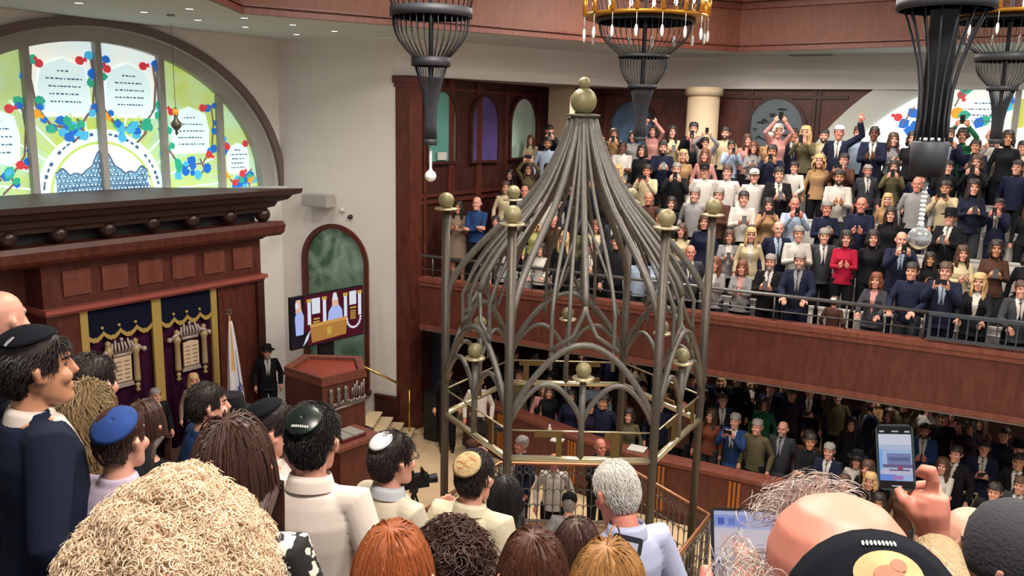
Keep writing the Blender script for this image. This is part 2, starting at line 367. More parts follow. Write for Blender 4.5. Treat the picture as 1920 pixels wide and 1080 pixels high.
# white seats behind each row
sets = {}
seat0 = None
def seat(k, q):
    global seat0
    w = ROW0+ROWD*(k-1)+.24; p = bq(q, w, rowz(k))
    if seat0 is None:
        seat0 = t = thing('theatre_chair', '', 'chair', p, math.atan2(BT.y, BT.x)); L = True
        a = MB(); a.rings([[V((x*.24, .0+.05*(z-.4)+d, z)) for x, d in ((-1, -.02), (1, -.02), (1, .03), (-1, .03))] for z in (.34, .6, .88)]); a.box((0, .02, .9), (.5, .07, .035)); a.build('backrest', SEATM, t, local=True)
        a = MB(); a.rings([[V((x*.22, y, .44)) for x, y in ((-1, -.06), (1, -.06), (1, 0), (-1, 0))], [V((x*.22, y, .80)) for x, y in ((-1, -.10), (1, -.10), (1, -.03), (-1, -.03))]]); a.build('seat_pan', SEATM, t, local=True)
        a = MB(); a.box((-.25, .0, .3), (.035, .16, .6)); a.build('side_frame', SEATM, t, local=True); a = MB(); a.box((.25, .0, .3), (.035, .16, .6)); a.build('side_frame', SEATM, t, local=True)
        o = t
    else:
        o = copy_tree(seat0); o.location = p
    od = ['front', 'second', 'third', 'fourth', 'fifth', 'sixth'][k-1]
    o['label'] = 'white tip-up chair behind the standing people in the %s row of the far balcony' % od
    o['group'] = 'white tip-up chairs in the %s balcony row' % od
for k in range(1, 7):
    for j in range(18):
        q = .7+j*.56+.1*k
        u, v = proj(bq(q, ROW0+ROWD*(k-1)+.24, rowz(k)+.8))
        if 930 < u < 1960: seat(k, q)
# under the balcony: slab soffit, dark rear wall
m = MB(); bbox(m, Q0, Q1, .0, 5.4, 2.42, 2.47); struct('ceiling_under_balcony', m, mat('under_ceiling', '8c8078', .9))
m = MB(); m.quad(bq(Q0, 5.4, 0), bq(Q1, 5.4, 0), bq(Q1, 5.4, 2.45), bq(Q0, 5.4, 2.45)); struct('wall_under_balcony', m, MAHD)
# curved wooden parapet on the main floor
pp = [V(p) for p in ((-.9, 16.7, 0), (-.1, 15.95, 0), (.46, 15.4, 0), (1.2, 14.6, 0), (1.85, 14.05, 0), (2.59, 13.59, 0), (3.7, 12.98, 0), (4.94, 12.36, 0))]
pr = thing('wooden_parapet', 'curved low mahogany parapet in front of the lower seating', 'parapet', pp[3])
def strip(mb, d0, d1, z0, z1, pts=pp):
    rs = []
    for k, p in enumerate(pts):
        t = (pts[min(k+1, len(pts)-1)]-pts[max(k-1, 0)]).normalized(); nn = V((t.y, -t.x, 0))
        rs.append([p+nn*d+ZZ*z for d, z in ((d0, z0), (d1, z0), (d1, z1), (d0, z1))])
    mb.rings(rs)
m = MB(); strip(m, -.06, .06, 0, .98); m.build('panel', MAHO, pr)
m = MB(); strip(m, -.28, .09, .98, 1.04); m.build('top_rail', MAHL, pr)
m = MB(); strip(m, .06, .08, .0, .14); m.build('plinth', MAHD, pr)
for k in (1, 3, 5, 6):
    t = (pp[k+1]-pp[k-1]).normalized(); nn = V((t.y, -t.x, 0))
    m = MB()
    for d in (-.07, 0, .07): m.box(pp[k]+nn*.075+t*d+ZZ*.55, (.04, .03, .8), (t, nn, ZZ))
    m.build('pilaster', mat('pilaster_gold', 'a5622c', .4), pr)

# ------------------------------------------------------------ stepped floor of the near balcony
NC = V((.78, 10.1, 0))
def near_floor(r):
    for lim, z in ((9.75, 4.75), (9.45, 4.5), (8.85, 4.3), (8.35, 4.1), (7.95, 3.88)):
        if r > lim: return z
    return 3.65
m = MB(); edges = [7.2, 7.95, 8.35, 8.85, 9.45, 9.75, 11.5]
for a, b in zip(edges[:-1], edges[1:]):
    z = near_floor((a+b)/2); n = 24
    for k in range(n):
        t0 = -PI/2-.8+1.6*k/n; t1 = -PI/2-.8+1.6*(k+1)/n
        c = [NC+V((math.cos(t)*r, math.sin(t)*r, 0)) for r, t in ((a, t0), (b, t0), (b, t1), (a, t1))]
        m.rings([[p+ZZ*zz for p in c] for zz in (3.3, z)])
struct('near_balcony_floor', m, CARP)
# ------------------------------------------------------------ stained glass window on the ark wall
GL = {
 'yellow': mat('glass_yellow', 'c9cf62', .3, emit=0.61), 'pale': mat('glass_pale', 'd6f0f2', .3, emit=0.72), 'white': mat('glass_white', 'eef7f8', .3, emit=0.76),
 'blue': mat('glass_blue', '1e6fd2', .3, emit=0.54), 'azure': mat('glass_azure', '49b8e6', .3, emit=0.58), 'green': mat('glass_green', '2fae8e', .3, emit=0.54),
 'red': mat('glass_red', 'd23c44', .3, emit=0.54), 'orange': mat('glass_orange', 'e8a52a', .3, emit=0.58), 'brown': mat('glass_brown', '7d6a62', .3, emit=0.36),
 'ink': mat('glass_ink', '4a6a8c', .4, emit=0.40), 'line': mat('glass_line', '7fb0cc', .4, emit=0.50), 'lime': mat('glass_lime', 'b9d873', .3, emit=0.61)}
def glassgrad(name, c0, c1, scale, strength=.68):
    m = bpy.data.materials.new(name); m.use_nodes = True; nt = m.node_tree; N = nt.nodes; L = nt.links; b = N['Principled BSDF']
    tc = N.new('ShaderNodeTexCoord'); n = N.new('ShaderNodeTexNoise'); n.inputs['Scale'].default_value = scale; n.inputs['Detail'].default_value = 3
    r = N.new('ShaderNodeValToRGB'); r.color_ramp.elements[0].position = .35; r.color_ramp.elements[1].position = .68
    r.color_ramp.elements[0].color = (*lin(c0), 1); r.color_ramp.elements[1].color = (*lin(c1), 1)
    L.new(tc.outputs['Object'], n.inputs['Vector']); L.new(n.outputs['Fac'], r.inputs['Fac']); L.new(r.outputs['Color'], b.inputs['Emission Color']); L.new(r.outputs['Color'], b.inputs['Base Color'])
    b.inputs['Emission Strength'].default_value = strength; b.inputs['Roughness'].default_value = .3; return m
GY = glassgrad('glass_field_yellow', 'b4c75f', 'b2dcc0', 1.1); GW = glassgrad('glass_field_white', 'f2eede', 'd8f0f6', 1.3, .72)
GKEYS = ['yellow', 'pale', 'white', 'blue', 'azure', 'green', 'red', 'orange', 'brown', 'ink', 'line', 'lime']
GMATS = [GY, GW]+[GL[k] for k in GKEYS]
def gi(k): return 0 if k == 'GY' else 1 if k == 'GW' else 2+GKEYS.index(k)
class Glass(MB):
    """leaded-glass drawing laid on a vertical wall frame P(s, o, z)"""
    def __init__(g, P, X, N): super().__init__(); g.P = P; g.X = X; g.N = N; g.lay = 0
    def poly(g, pts, key, o=None, th=.006):
        g.cur = gi(key); g.lay += 1; o = .012+g.lay*.00004 if o is None else o
        g.prism(pts, g.P(0, 0, 0), g.X, ZZ, g.N, 0, o)
    def leaf(g, s, z, L, a, key, w=.42):
        c, d = math.cos(a), math.sin(a); P = [(-.5, 0), (-.2, w*.8), (.15, w), (.5, 0), (.15, -w*.9), (-.2, -w*.8)]
        g.poly([(s+(x*c-y*d)*L, z+(x*d+y*c)*L) for x, y in P], key)
    def disc(g, s, z, r, key, n=14): g.poly([(s+r*math.cos(2*PI*k/n), z+r*math.sin(2*PI*k/n)) for k in range(n)], key)
    def fruit(g, s, z, r, key='red', a=.6):
        g.disc(s, z, r, key); c, d = math.cos(a), math.sin(a)
        g.poly([(s+c*r*.8-d*r*.3, z+d*r*.8+c*r*.3), (s+c*r*1.7-d*r*.5, z+d*r*1.7+c*r*.5), (s+c*r*1.7+d*r*.5, z+d*r*1.7-c*r*.5), (s+c*r*.8+d*r*.3, z+d*r*.8-c*r*.3)], key)
    def line(g, pts, w, key):
        for a, b in zip(pts[:-1], pts[1:]):
            d = V((b[0]-a[0], b[1]-a[1])); L = d.length
            if L < 1e-5: continue
            n = V((-d.y, d.x))/L*w/2
            g.poly([(a[0]+n.x, a[1]+n.y), (a[0]-n.x, a[1]-n.y), (b[0]-n.x, b[1]-n.y), (b[0]+n.x, b[1]+n.y)], key)
    def text(g, s, z, wid, rows, dz, rnd, key='ink', h=.028):
        for r in range(rows):
            wr = wid*(rnd.uniform(.3, .5) if r < 1 else rnd.uniform(.75, 1)); x = s-wr/2
            while x < s+wr/2:
                L = rnd.uniform(.02, .07); g.poly([(x, z-r*dz), (x+L, z-r*dz), (x+L, z-r*dz+h*rnd.uniform(.6, 1)), (x, z-r*dz+h)], key); x += L+rnd.uniform(.012, .03)
    def spray(g, s, z, R_, n, rnd, ang=(0, 2*PI), keys=('blue', 'blue', 'azure', 'green')):
        for k in range(n):
            a = rnd.uniform(*ang); r = R_*rnd.uniform(.2, 1); g.leaf(s+r*math.cos(a), z+r*math.sin(a), rnd.uniform(.14, .24), rnd.uniform(0, 2*PI), rnd.choice(keys))
win = thing('window_1', 'large arched stained glass window above the wooden ark', 'window', ak(mcx, -.2, WZ0)); del win['label'], win['category']; win['kind'] = 'structure'
m = MB(); a0 = arch(mcx, WZ0, FR_RX, FR_RZ, 48); a1 = arch(mcx, WZ0, FR_RX+.16, FR_RZ+.15, 48)
m.rings([[ak(p[0], .0, p[1]), ak(p[0], .09, p[1]), ak(q[0], .09, q[1]), ak(q[0], .0, q[1])] for p, q in zip(a0, a1)]); m.build('outer_moulding', mat('window_moulding', '6d5f5c', .5), win)
m = MB(); a1 = arch(mcx, WZ0, WIN_RX, WIN_RZ, 48)
m.rings([[ak(p[0], -.30, p[1]), ak(p[0], -.1, p[1]), ak(q[0], -.1, q[1]), ak(q[0], -.30, q[1])] for p, q in zip(a1, a0)]); m.build('window_frame', mat('frame_grey', 'a9a8a4', .6), win)
m = MB(); m.box(ak(mcx, -.1, WZ0-.04), (7.9, .5, .12), (AD, AN, ZZ)); m.build('sill', mat('sill_white', 'd5dcdc', .6), win)
MU = [-.80, .45, 1.71, 2.95, 4.25]
for s in MU:
    h = WIN_RZ*math.sqrt(max(0, 1-((s-mcx)/WIN_RX)**2)); m = MB(); m.box(ak(s, -.2, WZ0+h/2), (.11, .14, h+.04), (AD, AN, ZZ)); m.build('mullion', mat('frame_grey', 'a9a8a4', .6), win)
gP = lambda s, o, z: ak(s, -.26+o, z)
rnd = random.Random(4)
def inside(s, z, k=.99): return ((s-mcx)/WIN_RX)**2+((z-WZ0)/WIN_RZ)**2 < k*k and z > WZ0
class GA(Glass):
    rng = (0, 0)
    def poly(g, pts, key, o=None, th=.006):
        s = sum(p[0] for p in pts)/len(pts); z = sum(p[1] for p in pts)/len(pts)
        if key in ('GY', 'GW') or (inside(s, z, .975) and g.rng[0] < s < g.rng[1]): super().poly(pts, key, o, th)
bounds = [mcx-WIN_RX, -.80, .45, 1.71, 2.95, 4.25, mcx+WIN_RX]
for b in range(6):
    g = GA(gP, AD, AN); s0, s1 = bounds[b], bounds[b+1]; g.rng = (s0, s1)
    top = [(s0+(s1-s0)*k/12, WZ0+WIN_RZ*math.sqrt(max(0, 1-((s0+(s1-s0)*k/12-mcx)/WIN_RX)**2))) for k in range(13)]
    zb = WZ0+1.75 if 1 < b < 4 else WZ0+.0
    g.poly([(s0, WZ0), (s1, WZ0)]+top[::-1], 'GY' if not 1 < b < 4 else 'GY', .004)
    if 1 < b < 4:
        zm = WZ0+1.42; g.poly([(s0, zm), (s1, zm)]+top[::-1], 'GW', .007)
    # rays
    for k in range(26):
        a = PI*(k+.5)/26; r0, r1 = 1.25, 3.3; w = .012
        g.line([(mcx+r*math.cos(a), WZ0+r*math.sin(a)*.85) for r in (1.3, 1.6, 1.9, 2.2, 2.5)], .03, 'lime' if k % 2 else 'pale')
    # medallion with the crown
    for r, key in ((1.22, 'pale'), (1.0, 'lime'), (.95, 'white')):
        g.poly([(s0+.0, WZ0)]+[p for p in [(mcx+r*math.cos(PI*k/60), WZ0+.02+r*math.sin(PI*k/60)*.98) for k in range(61)][::-1] if s0 <= p[0] <= s1]+[(s1, WZ0)], key) if 1 < b < 4 else None
    for k in range(30):
        a = PI*(k+.5)/30+rnd.uniform(-.02, .02); rr = 1.11; c = (mcx+rr*math.cos(a), WZ0+.02+rr*math.sin(a))
        t = (-math.sin(a)*.035, math.cos(a)*.035)
        if k % 8 != 7: g.line([(c[0]-t[0], c[1]-t[1]), (c[0]+t[0], c[1]+t[1])], rnd.uniform(.03, .06), 'ink')
    ct = lambda x: .40+.42*math.exp(-((x-mcx)/.22)**2)+.10*math.exp(-((abs(x-mcx)-.78)/.1)**2)+.05*abs(math.sin((x-mcx)*15))
    xs = [mcx-.88+1.76*i/60 for i in range(61)]; xs = [x for x in xs if s0 <= x <= s1]
    if 1 < b < 4 and len(xs) > 2:
        g.poly([(xs[0], WZ0)]+[(xs[-1], WZ0)]+[(x, WZ0+ct(x)) for x in xs[::-1]], 'line')
        for i in range(26):
            for j in range(9):
                x = mcx-.85+.068*i+(.034 if j % 2 else 0); z = .06+.085*j
                if z < ct(x)-.05:
                    p0 = rnd.uniform(0, 6.28); g.line([(x+.034*math.cos(p0+q*.75), WZ0+z+.034*math.sin(p0+q*.75)) for q in range(6)], .012, 'ink'); g.disc(x, WZ0+z, .012, 'white', 6)
        g.line([(x, WZ0+ct(x)) for x in xs], .016, 'ink')
        for zz in (.05, .16): g.line([(x, WZ0+zz+.05*math.cos((x-mcx)*1.6)) for x in xs], .014, 'ink')
    # scroll panel in each light, text, twig border, leaves, pomegranates
    cs = (s0+s1)/2+(.02 if b < 3 else -.02); cz = {0: 0.5, 1: 1.1, 2: 1.95, 3: 1.93, 4: 1.2, 5: .62}[b]+WZ0; hw = {0: .25, 5: .27}.get(b, .42); hz = {0: .3, 5: .32}.get(b, .46)
    g.poly([(cs-hw, cz-hz), (cs-hw*1.08, cz), (cs-hw*.9, cz+hz*.7), (cs, cz+hz), (cs+hw*.9, cz+hz*.7), (cs+hw*1.08, cz), (cs+hw, cz-hz)], 'pale')
    g.text(cs, cz+hz*.5, hw*1.5, 5, hz*.28, rnd)
    br = [(cs-hw-.1, cz+hz*1.0), (cs-hw-.14, cz+.1), (cs-hw-.08, cz-hz*.8), (cs-hw+.15, cz-hz-.22), (cs+.1, cz-hz-.26)]
    g.line(br, .035, 'brown'); g.line([(2*cs-x, z+.03) for x, z in br], .03, 'brown'); g.line([(cs+.2, cz-hz-.1), (cs+.3, cz-hz-.32), (cs+.1, cz-hz-.5)], .03, 'brown')
    for x, z in br:
        for sx in (1, -1):
            for q in range(3 if z < cz else 2):
                g.leaf(cs+sx*(x-cs)+rnd.uniform(-.13, .13), z+rnd.uniform(-.13, .13), rnd.uniform(.13, .21), rnd.uniform(0, 6), rnd.choice(['blue', 'blue', 'azure', 'green', 'blue']))
    for q in range(5): g.leaf(cs+rnd.uniform(-.35, .35), cz-hz-rnd.uniform(.1, .45), rnd.uniform(.14, .22), rnd.uniform(0, 6), rnd.choice(['blue', 'azure', 'green']))
    g.fruit(cs-hw*.95, cz+hz*.75, .07, 'red', 2.2); g.fruit(cs+hw*.75, cz+hz*.95, .075, 'red', .2)
    g.fruit(cs+(hw if b in (1, 4) else -hw*1.2), cz-hz*1.05, .075, 'red' if b in (1, 4) else 'orange', -.5)
    if b == 5:
        for q in range(8): g.leaf(cs+rnd.uniform(-.3, .4), WZ0+rnd.uniform(.05, .25), .2, rnd.uniform(0, 6), rnd.choice(['azure', 'blue', 'green']))
        g.fruit(cs+.3, WZ0+.15, .07, 'orange'); g.fruit(cs-.1, WZ0+.12, .07); g.fruit(cs+.1, WZ0+.3, .08)
    o = g.build('stained_glass_light', GMATS, win)
# hanging bronze lamp just in front of the window
lp = thing('hanging_lamp', 'ornate bronze hanging lamp in front of the stained glass window', 'lamp', PL(330, 225, ak(0, .5), AN))
L0 = lp.location.copy()
m = MB(); m.tube([L0, V((L0.x, L0.y, CEIL))], .006, 6); m.build('chain', IRON, lp)
m = MB(); m.lathe([(.005, -.28), (.03, -.24), (.02, -.2), (.09, -.12), (.10, -.06), (.05, 0), (.03, .04), (.045, .1), (.01, .14), (.035, .2), (.005, .24)], L0, 16); m.build('body', mat('lamp_bronze', '6f675c', .4, metal=.6), lp, True)
m = MB(); m.lathe([(.0, .05), (.05, .07), (.055, .14), (.04, .18)], L0-ZZ*.0+ZZ*.02, 14); m.build('glass_cup', mat('lamp_amber', 'd8a040', .3, emit=.4), lp, True)

# ------------------------------------------------------------ the wooden ark below
ark = thing('torah_ark', 'huge mahogany ark with dark cornice of wooden balls against the left wall', 'ark', ak(1.7, 1.2, 0))
AX = (AD, AN, ZZ)
def abox(mb, s0, s1, o0, o1, z0, z1): mb.box(ak((s0+s1)/2, (o0+o1)/2, (z0+z1)/2), (s1-s0, o1-o0, z1-z0), AX)
m = MB(); prof = [(.0, 4.76), (1.5, 4.76), (1.52, 4.83), (1.62, 4.86), (1.66, 4.95), (1.8, 5.0), (1.86, 5.08), (1.98, 5.12), (2.0, 5.21), (0, 5.21)]
m.rings([[ak(s if s < 0 else 2.42+o, o, z) for o, z in prof] for s in (-8, 2)]); m.build('cornice', mat('ark_cornice', '3a2524', .5, var=.1), ark)
m = MB(); abox(m, -8, 3.9, 0, 1.2, 4.56, 4.76); m.build('recess_band', mat('ark_band', '2b2c31', .6), ark)
m = MB(); prof = [(0, 4.2), (1.3, 4.2), (1.36, 4.26), (1.55, 4.28), (1.6, 4.34), (1.62, 4.48), (1.58, 4.56), (0, 4.56)]
m.rings([[ak(s if s < 0 else 2.68+o, o, z) for o, z in prof] for s in (-8, 2)]); m.build('entablature', MAHO, ark)
for u, v in ((492, 402), (428, 405), (358, 412), (283, 417), (200, 429), (108, 438), (12, 448)):
    p = PL(u, v, ak(0, 1.42), AN); m = MB(); m.ell(p, .15, 20, 12); m.lathe([(.07, -.18), (.07, .18)], p, 12); m.build('ball_ornament', mat('ark_ball', '33211f', .3), ark, True)
m = MB(); abox(m, -.3, 4.0, 0, 1.2, 3.5, 4.22); abox(m, -8, -.95, 0, 1.15, 0, 4.22); abox(m, -.95, -.3, 0, .7, 0, 4.22); abox(m, 2.98, 4.0, 0, 1.18, 0, 3.5); abox(m, -.3, .27, 0, 1.18, 0, 3.5); abox(m, .27, 2.98, 0, .9, 0, 3.5); m.build('body', MAHO, ark)
for k in range(6):
    s = .02+k*.66
    m = MB(); abox(m, s, s+.46, 1.2, 1.235, 3.66, 4.08); m.build('frieze_panel', MAHL, ark)
m = MB(); abox(m, -.36, 4.04, 0, 1.36, 3.43, 3.5); abox(m, -.32, 4.02, 0, 1.29, 3.38, 3.43); m.build('architrave', mat('ark_architrave', 'a4584e', .4), ark)
m = MB(); abox(m, -.3, -.12, 1.18, 1.24, .45, 3.38); m.build('corner_post', MAHD, ark); m = MB(); abox(m, 3.86, 4.02, 1.18, 1.26, .45, 3.43); m.build('corner_post', MAHD, ark)

# curtain on the ark
cur = thing('ark_curtain', 'dark purple velvet ark curtain with gold bands and navy scalloped valance', 'curtain', ak(1.62, 1.3, .5))
VEL = mat('velvet_purple', '381430', .95, var=.1, spec=.1); NAVY = mat('velvet_navy', '151a2e', .95, spec=.1)
for a, b in ((.36, 1.58), (1.74, 2.84)):
    m = MB(); n = 60; top = []
    def fold(s): return 1.1+.02*math.sin((s-a)*2*PI/.2)+.008*math.sin(s*23)
    rs = []
    for k in range(n+1):
        s = a+(b-a)*k/n; rs.append([ak(s, fold(s)-.02, .48), ak(s, fold(s), .48), ak(s, fold(s), 3.36), ak(s, fold(s)-.02, 3.36)])
    m.rings(rs); m.build('curtain_panel', VEL, cur, True)
    m = MB(); gm = MB(); pts = []; n = 48
    def vz(k): x = (k/n*4) % 1; return 2.92-.12*(1-abs(2*x-1))**.7+(.03 if abs(x-.5) < .05 else 0)
    for k in range(n):
        s = a+(b-a)*k/n; s1 = a+(b-a)*(k+1)/n
        m.prism([(s, vz(k)), (s1, vz(k+1)), (s1, 3.38), (s, 3.38)], ak(0, 0, 0), AD, ZZ, AN, 1.155, 1.175)
        gm.prism([(s, vz(k)-.03), (s1, vz(k+1)-.03), (s1, vz(k+1)+.05), (s, vz(k)+.05)], ak(0, 0, 0), AD, ZZ, AN, 1.175, 1.185)
    va = m.build('valance', NAVY, cur); gm.build('scalloped_trim', GOLD, va)
    m = MB()
    for q in range(3):
        s = a+(b-a)*(q+.62)/4+.09; m.ell(ak(s, 1.185, 3.02), .03, 10, 6)
    m.build('tassel_stud', GOLD, va, True)
for a, b, sl in ((.27, .40, 0), (1.57, 1.75, .0), (2.80, 2.93, .0)):
    m = MB(); m.rings([[ak(s, o, z) for s, o in ((a, 1.14), (b, 1.14), (b, 1.2), (a, 1.2))] for z in (.48, 3.4)]); m.build('gold_band', GOLD, cur)
SILV = mat('silver_thread', 'b9aaa2', .5, metal=.3); PARCH = mat('parchment', 'd9c2a4', .7); INK = mat('ink_brown', '7a6656', .8)
for (uc, vc, ut, vt, up1, vp1, up2, vp2) in ((228, 652, 230, 690, 205, 690, 256, 682), (355, 620, 358, 660, 333, 665, 383, 652)):
    e = 1.2
    s, z = akpix(uc, vc, e); m = MB()
    for k in range(7):
        x = s-.15+.05*k; m.tube([ak(x, e, z-.12), ak(x+(k-3)*.018, e+.04, z), ak(x+(k-3)*.006, e, z+.1+.05*(k % 2))], .022, 6)
    m.box(ak(s, e+.01, z-.12), (.34, .04, .05), AX); m.ell(ak(s, e+.01, z+.15), .035, 10, 6); m.build('crown_embroidery', SILV, cur, True)
    s, z = akpix(ut, vt, e); m = MB(); m.prism([(s-.16, z-.24), (s+.16, z-.24), (s+.16, z+.2), (s, z+.23), (s-.16, z+.2)], ak(0, 0, 0), AD, ZZ, AN, e-.02, e+.015); tb = m.build('tablet', PARCH, cur)
    m = MB()
    for r in range(5):
        for c in (-1, 1): m.box(ak(s+c*.075, e+.017, z+.12-r*.075), (.10, .004, .018), AX)
    m.build('lettering', INK, tb)
    m = MB(); m.prism([(s-.2, z-.34), (s+.2, z-.34), (s+.17, z-.26), (s-.17, z-.26)], ak(0, 0, 0), AD, ZZ, AN, e-.02, e+.02); m.build('tablet_base', SILV, cur)
    for u, v in ((up1, vp1), (up2, vp2)):
        s2, z2 = akpix(u, v, e); m = MB(); m.lathe([(.06, -.3), (.055, -.26), (.05, .2), (.07, .24), (.075, .3), (.05, .33), (.04, .4), (.055, .43), (.01, .47)], ak(s2, e, z2), 12, (AD, AN, ZZ))
        m.lathe([(.02, -.5), (.05, -.46), (.02, -.42), (.05, -.37), (.02, -.33)], ak(s2, e, z2), 10); m.build('pillar_embroidery', mat('pillar_thread', 'b79f74', .5, metal=.2), cur, True)
    sa, za = akpix(uc, vc, e)
    for d in (-1, 1):
        m = MB(); m.tube([ak(sa+d*.17, e, za+.02), ak(sa+d*.3, e+.02, za-.03), ak(sa+d*.42, e, za-.12)], [.03, .045, .02], 6); m.ell(ak(sa+d*.42, e, za-.1), .05, 8, 6); m.build('lion_embroidery', SILV, cur, True)

# platform in front of the ark, with steps
m = MB()
PLA = [ak(-3, 1.0), ak(5.1, 1.0), ak(4.95, 3.3), ak(3.6, 4.6), ak(-3, 4.6)]
m.rings([[p+ZZ*z for p in PLA] for z in (0, .45)]); struct('platform_floor', m, mat('platform_carpet', '5a3a30', .9))
st = thing('platform_steps', 'cream steps with dark risers at the right end of the ark platform', 'steps', PY(730, 800, 16.9))
s0 = PZ(700, 778, .45); s1 = PZ(762, 812, .08); dd = (s1-s0); dd.z = 0; L = dd.length; dd.normalize(); nn = V((dd.y, -dd.x, 0))
for k in range(4):
    z = .45-.11*k; c = s0+dd*(L*k/3)
    m = MB(); m.box(V((c.x, c.y, z-.015))+nn*.25, (L/3+.06, .95, .03), (dd, nn, ZZ)); m.build('tread', mat('tread_cream', 'ddc7a0', .6), st)
    m = MB(); m.box(V((c.x, c.y, (z-.03)/2))+nn*.25, (L/3-.02, .92, z-.03), (dd, nn, ZZ)); m.build('riser', MAHD, st)
hr = thing('brass_handrail', 'slanted brass handrail on two posts beside the platform steps', 'railing', PZ(762, 800, .1))
a = PY(667, 680, 16.5); b = PY(775, 733, 17.05)
m = MB(); m.tube([a, b], .025, 10); m.build('handrail', BRASS, hr, True)
for f, zb in ((.12, .45), (.93, .0)):
    p = a.lerp(b, f); m = MB(); m.tube([V((p.x, p.y, zb)), p], .018, 8); m.lathe([(.05, 0), (.04, .03)], (p.x, p.y, zb), 12); m.build('post', BRASS, hr, True)

# flag on its pole beside the ark
fp = ak(3.42, 1.75); fp.z = .45; ft = PL(430, 592, ak(0, 1.75), AN); fl = thing('flag_stand', 'furled white and blue flag on a pole right of the ark curtain', 'flag', (ft.x, ft.y, .45)); f0 = V((ft.x, ft.y, .45))
m = MB(); m.tube([f0, V((ft.x, ft.y, ft.z))], .016, 8); m.lathe([(.17, 0), (.16, .03), (.03, .07)], f0, 18); m.build('pole', mat('pole_gold', 'c9a66a', .4, metal=.4), fl, True)
m = MB()
for k in (0, 1):
    pts = [V((ft.x, ft.y, ft.z+.07))+AD*.065*math.cos(PI/2+k*PI+a*2*PI/3)+ZZ*.065*math.sin(PI/2+k*PI+a*2*PI/3) for a in range(3)]; m.tube(pts, .009, 6, True)
m.build('star_finial', mat('finial_silver', '9a9696', .4, metal=.6), fl)
FW_ = mat('flag_white', 'd9d6dc', .8); FB = mat('flag_blue', '3f4a9a', .8); FG = mat('flag_fringe', 'd2ab78', .7)
m = MB(); rs = []; zt = ft.z-.1; zl = .95; n = 26
for k in range(15):
    f = k/14; z = zt+(zl-zt)*f; w = .03+.15*f**.8; ring = []
    for j in range(n):
        a = 2*PI*j/n; rr = w*(1+.25*math.sin(5*a+f*1.5)); ring.append(V((ft.x, ft.y, z))+AD*(math.cos(a)*rr+.07*f)+AN*(math.sin(a)*rr*.55+.02))
    rs.append(ring)
m.rings(rs); fo = m.build('flag_cloth', [FW_, FB, FG], fl, True)
for p in fo.data.polygons:
    j = p.index % n; k = p.index//n; p.material_index = 2 if j in (7, 8, 9) and k < 7 else (1 if (j in (4, 5, 16, 20) and k > 3) else 0)
m = MB()
for k in (0, 1):
    c = V((ft.x, ft.y, 1.55))+AN*.17+AD*.05; pts = [c+AD*.09*math.cos(PI/2+k*PI+a*2*PI/3)*.7+ZZ*.11*math.sin(PI/2+k*PI+a*2*PI/3) for a in range(3)]; m.tube(pts, .012, 6, True)
m.build('star', FB, fo)

# ------------------------------------------------------------ arched window, TV, lectern by the white wall
wn = thing('window_2', '', 'window', ww(ac, 0, az0)); del wn['label'], wn['category']; wn['kind'] = 'structure'
m = MB(); oa = [(ac+ar, az0)]+arch(ac, az1, ar, arz, 28)+[(ac-ar, az0)]; k_ = .88
ia = [(ac+ar*k_, az0)]+arch(ac, az1, ar*k_, arz*k_, 28)+[(ac-ar*k_, az0)]
m.rings([[ww(p[0], -.12, p[1]), ww(p[0], .05, p[1]), ww(q[0], .05, q[1]), ww(q[0], -.12, q[1])] for p, q in zip(oa, ia)]); m.box(ww(ac, .02, az0), (1.8, .2, .1), (WD, WN, ZZ)); m.build('window_frame', MAHO, wn)
def greenglass():
    m = bpy.data.materials.new('green_window_glass'); m.use_nodes = True; nt = m.node_tree; N = nt.nodes; L = nt.links; b = N['Principled BSDF']
    tc = N.new('ShaderNodeTexCoord'); n = N.new('ShaderNodeTexNoise'); n.inputs['Scale'].default_value = 1.3; n.inputs['Detail'].default_value = 6; n.inputs['Distortion'].default_value = 1.2
    r = N.new('ShaderNodeValToRGB'); r.color_ramp.elements[0].position = .38; r.color_ramp.elements[1].position = .75
    r.color_ramp.elements[0].color = (*lin('3f5a45'), 1); r.color_ramp.elements[1].color = (*lin('93a596'), 1)
    L.new(tc.outputs['Object'], n.inputs['Vector']); L.new(n.outputs['Fac'], r.inputs['Fac']); L.new(r.outputs['Color'], b.inputs['Base Color']); L.new(r.outputs['Color'], b.inputs['Emission Color'])
    b.inputs['Emission Strength'].default_value = .25; b.inputs['Roughness'].default_value = .15; return m
m = MB(); m.prism(ia, ww(0, 0, 0), WD, ZZ, WN, -.08, -.06); m.build('pane', greenglass(), wn)
tvl = V(PY(545, 606, 15.9)); tvr = V(PY(678, 582, 17.3)); zc = (tvl.z+tvr.z)/2; td = (tvr-tvl); td.z = 0; TWd = td.length; td.normalize(); tn = V((td.y, -td.x, 0))
tc_ = (tvl+tvr)/2; TH = 1.0
tv = thing('television', 'large flat screen on a black stand showing the ark and a speaker', 'television', (tc_.x, tc_.y, .45)); tcz = V((tc_.x, tc_.y, zc))
TX = (td, tn, ZZ)
m = MB(); m.box(tcz, (TWd+.04, .07, TH+.04), TX); m.build('cabinet', BLACK, tv)
m = MB(); m.box(V((tc_.x, tc_.y, (.45+zc)/2))-tn*.08, (.38, .06, zc-.45), TX); m.box(V((tc_.x, tc_.y, .47))-tn*.05, (.9, .6, .04), TX); m.build('stand', BLACK, tv)
TVC = {'bg': '4a1020', 'dark': '141420', 'white': 'dfe3ee', 'bluew': 'aebcf0', 'gold': 'b07c3c', 'goldl': 'd09a4e', 'skin': 'e8b49a', 'wall': '8a2430', 'brass': 'c9a24a'}
tk = list(TVC); tm = [scrmat('tv_'+k, c, .9) for k, c in TVC.items()]
m = MB(); lay = [0]
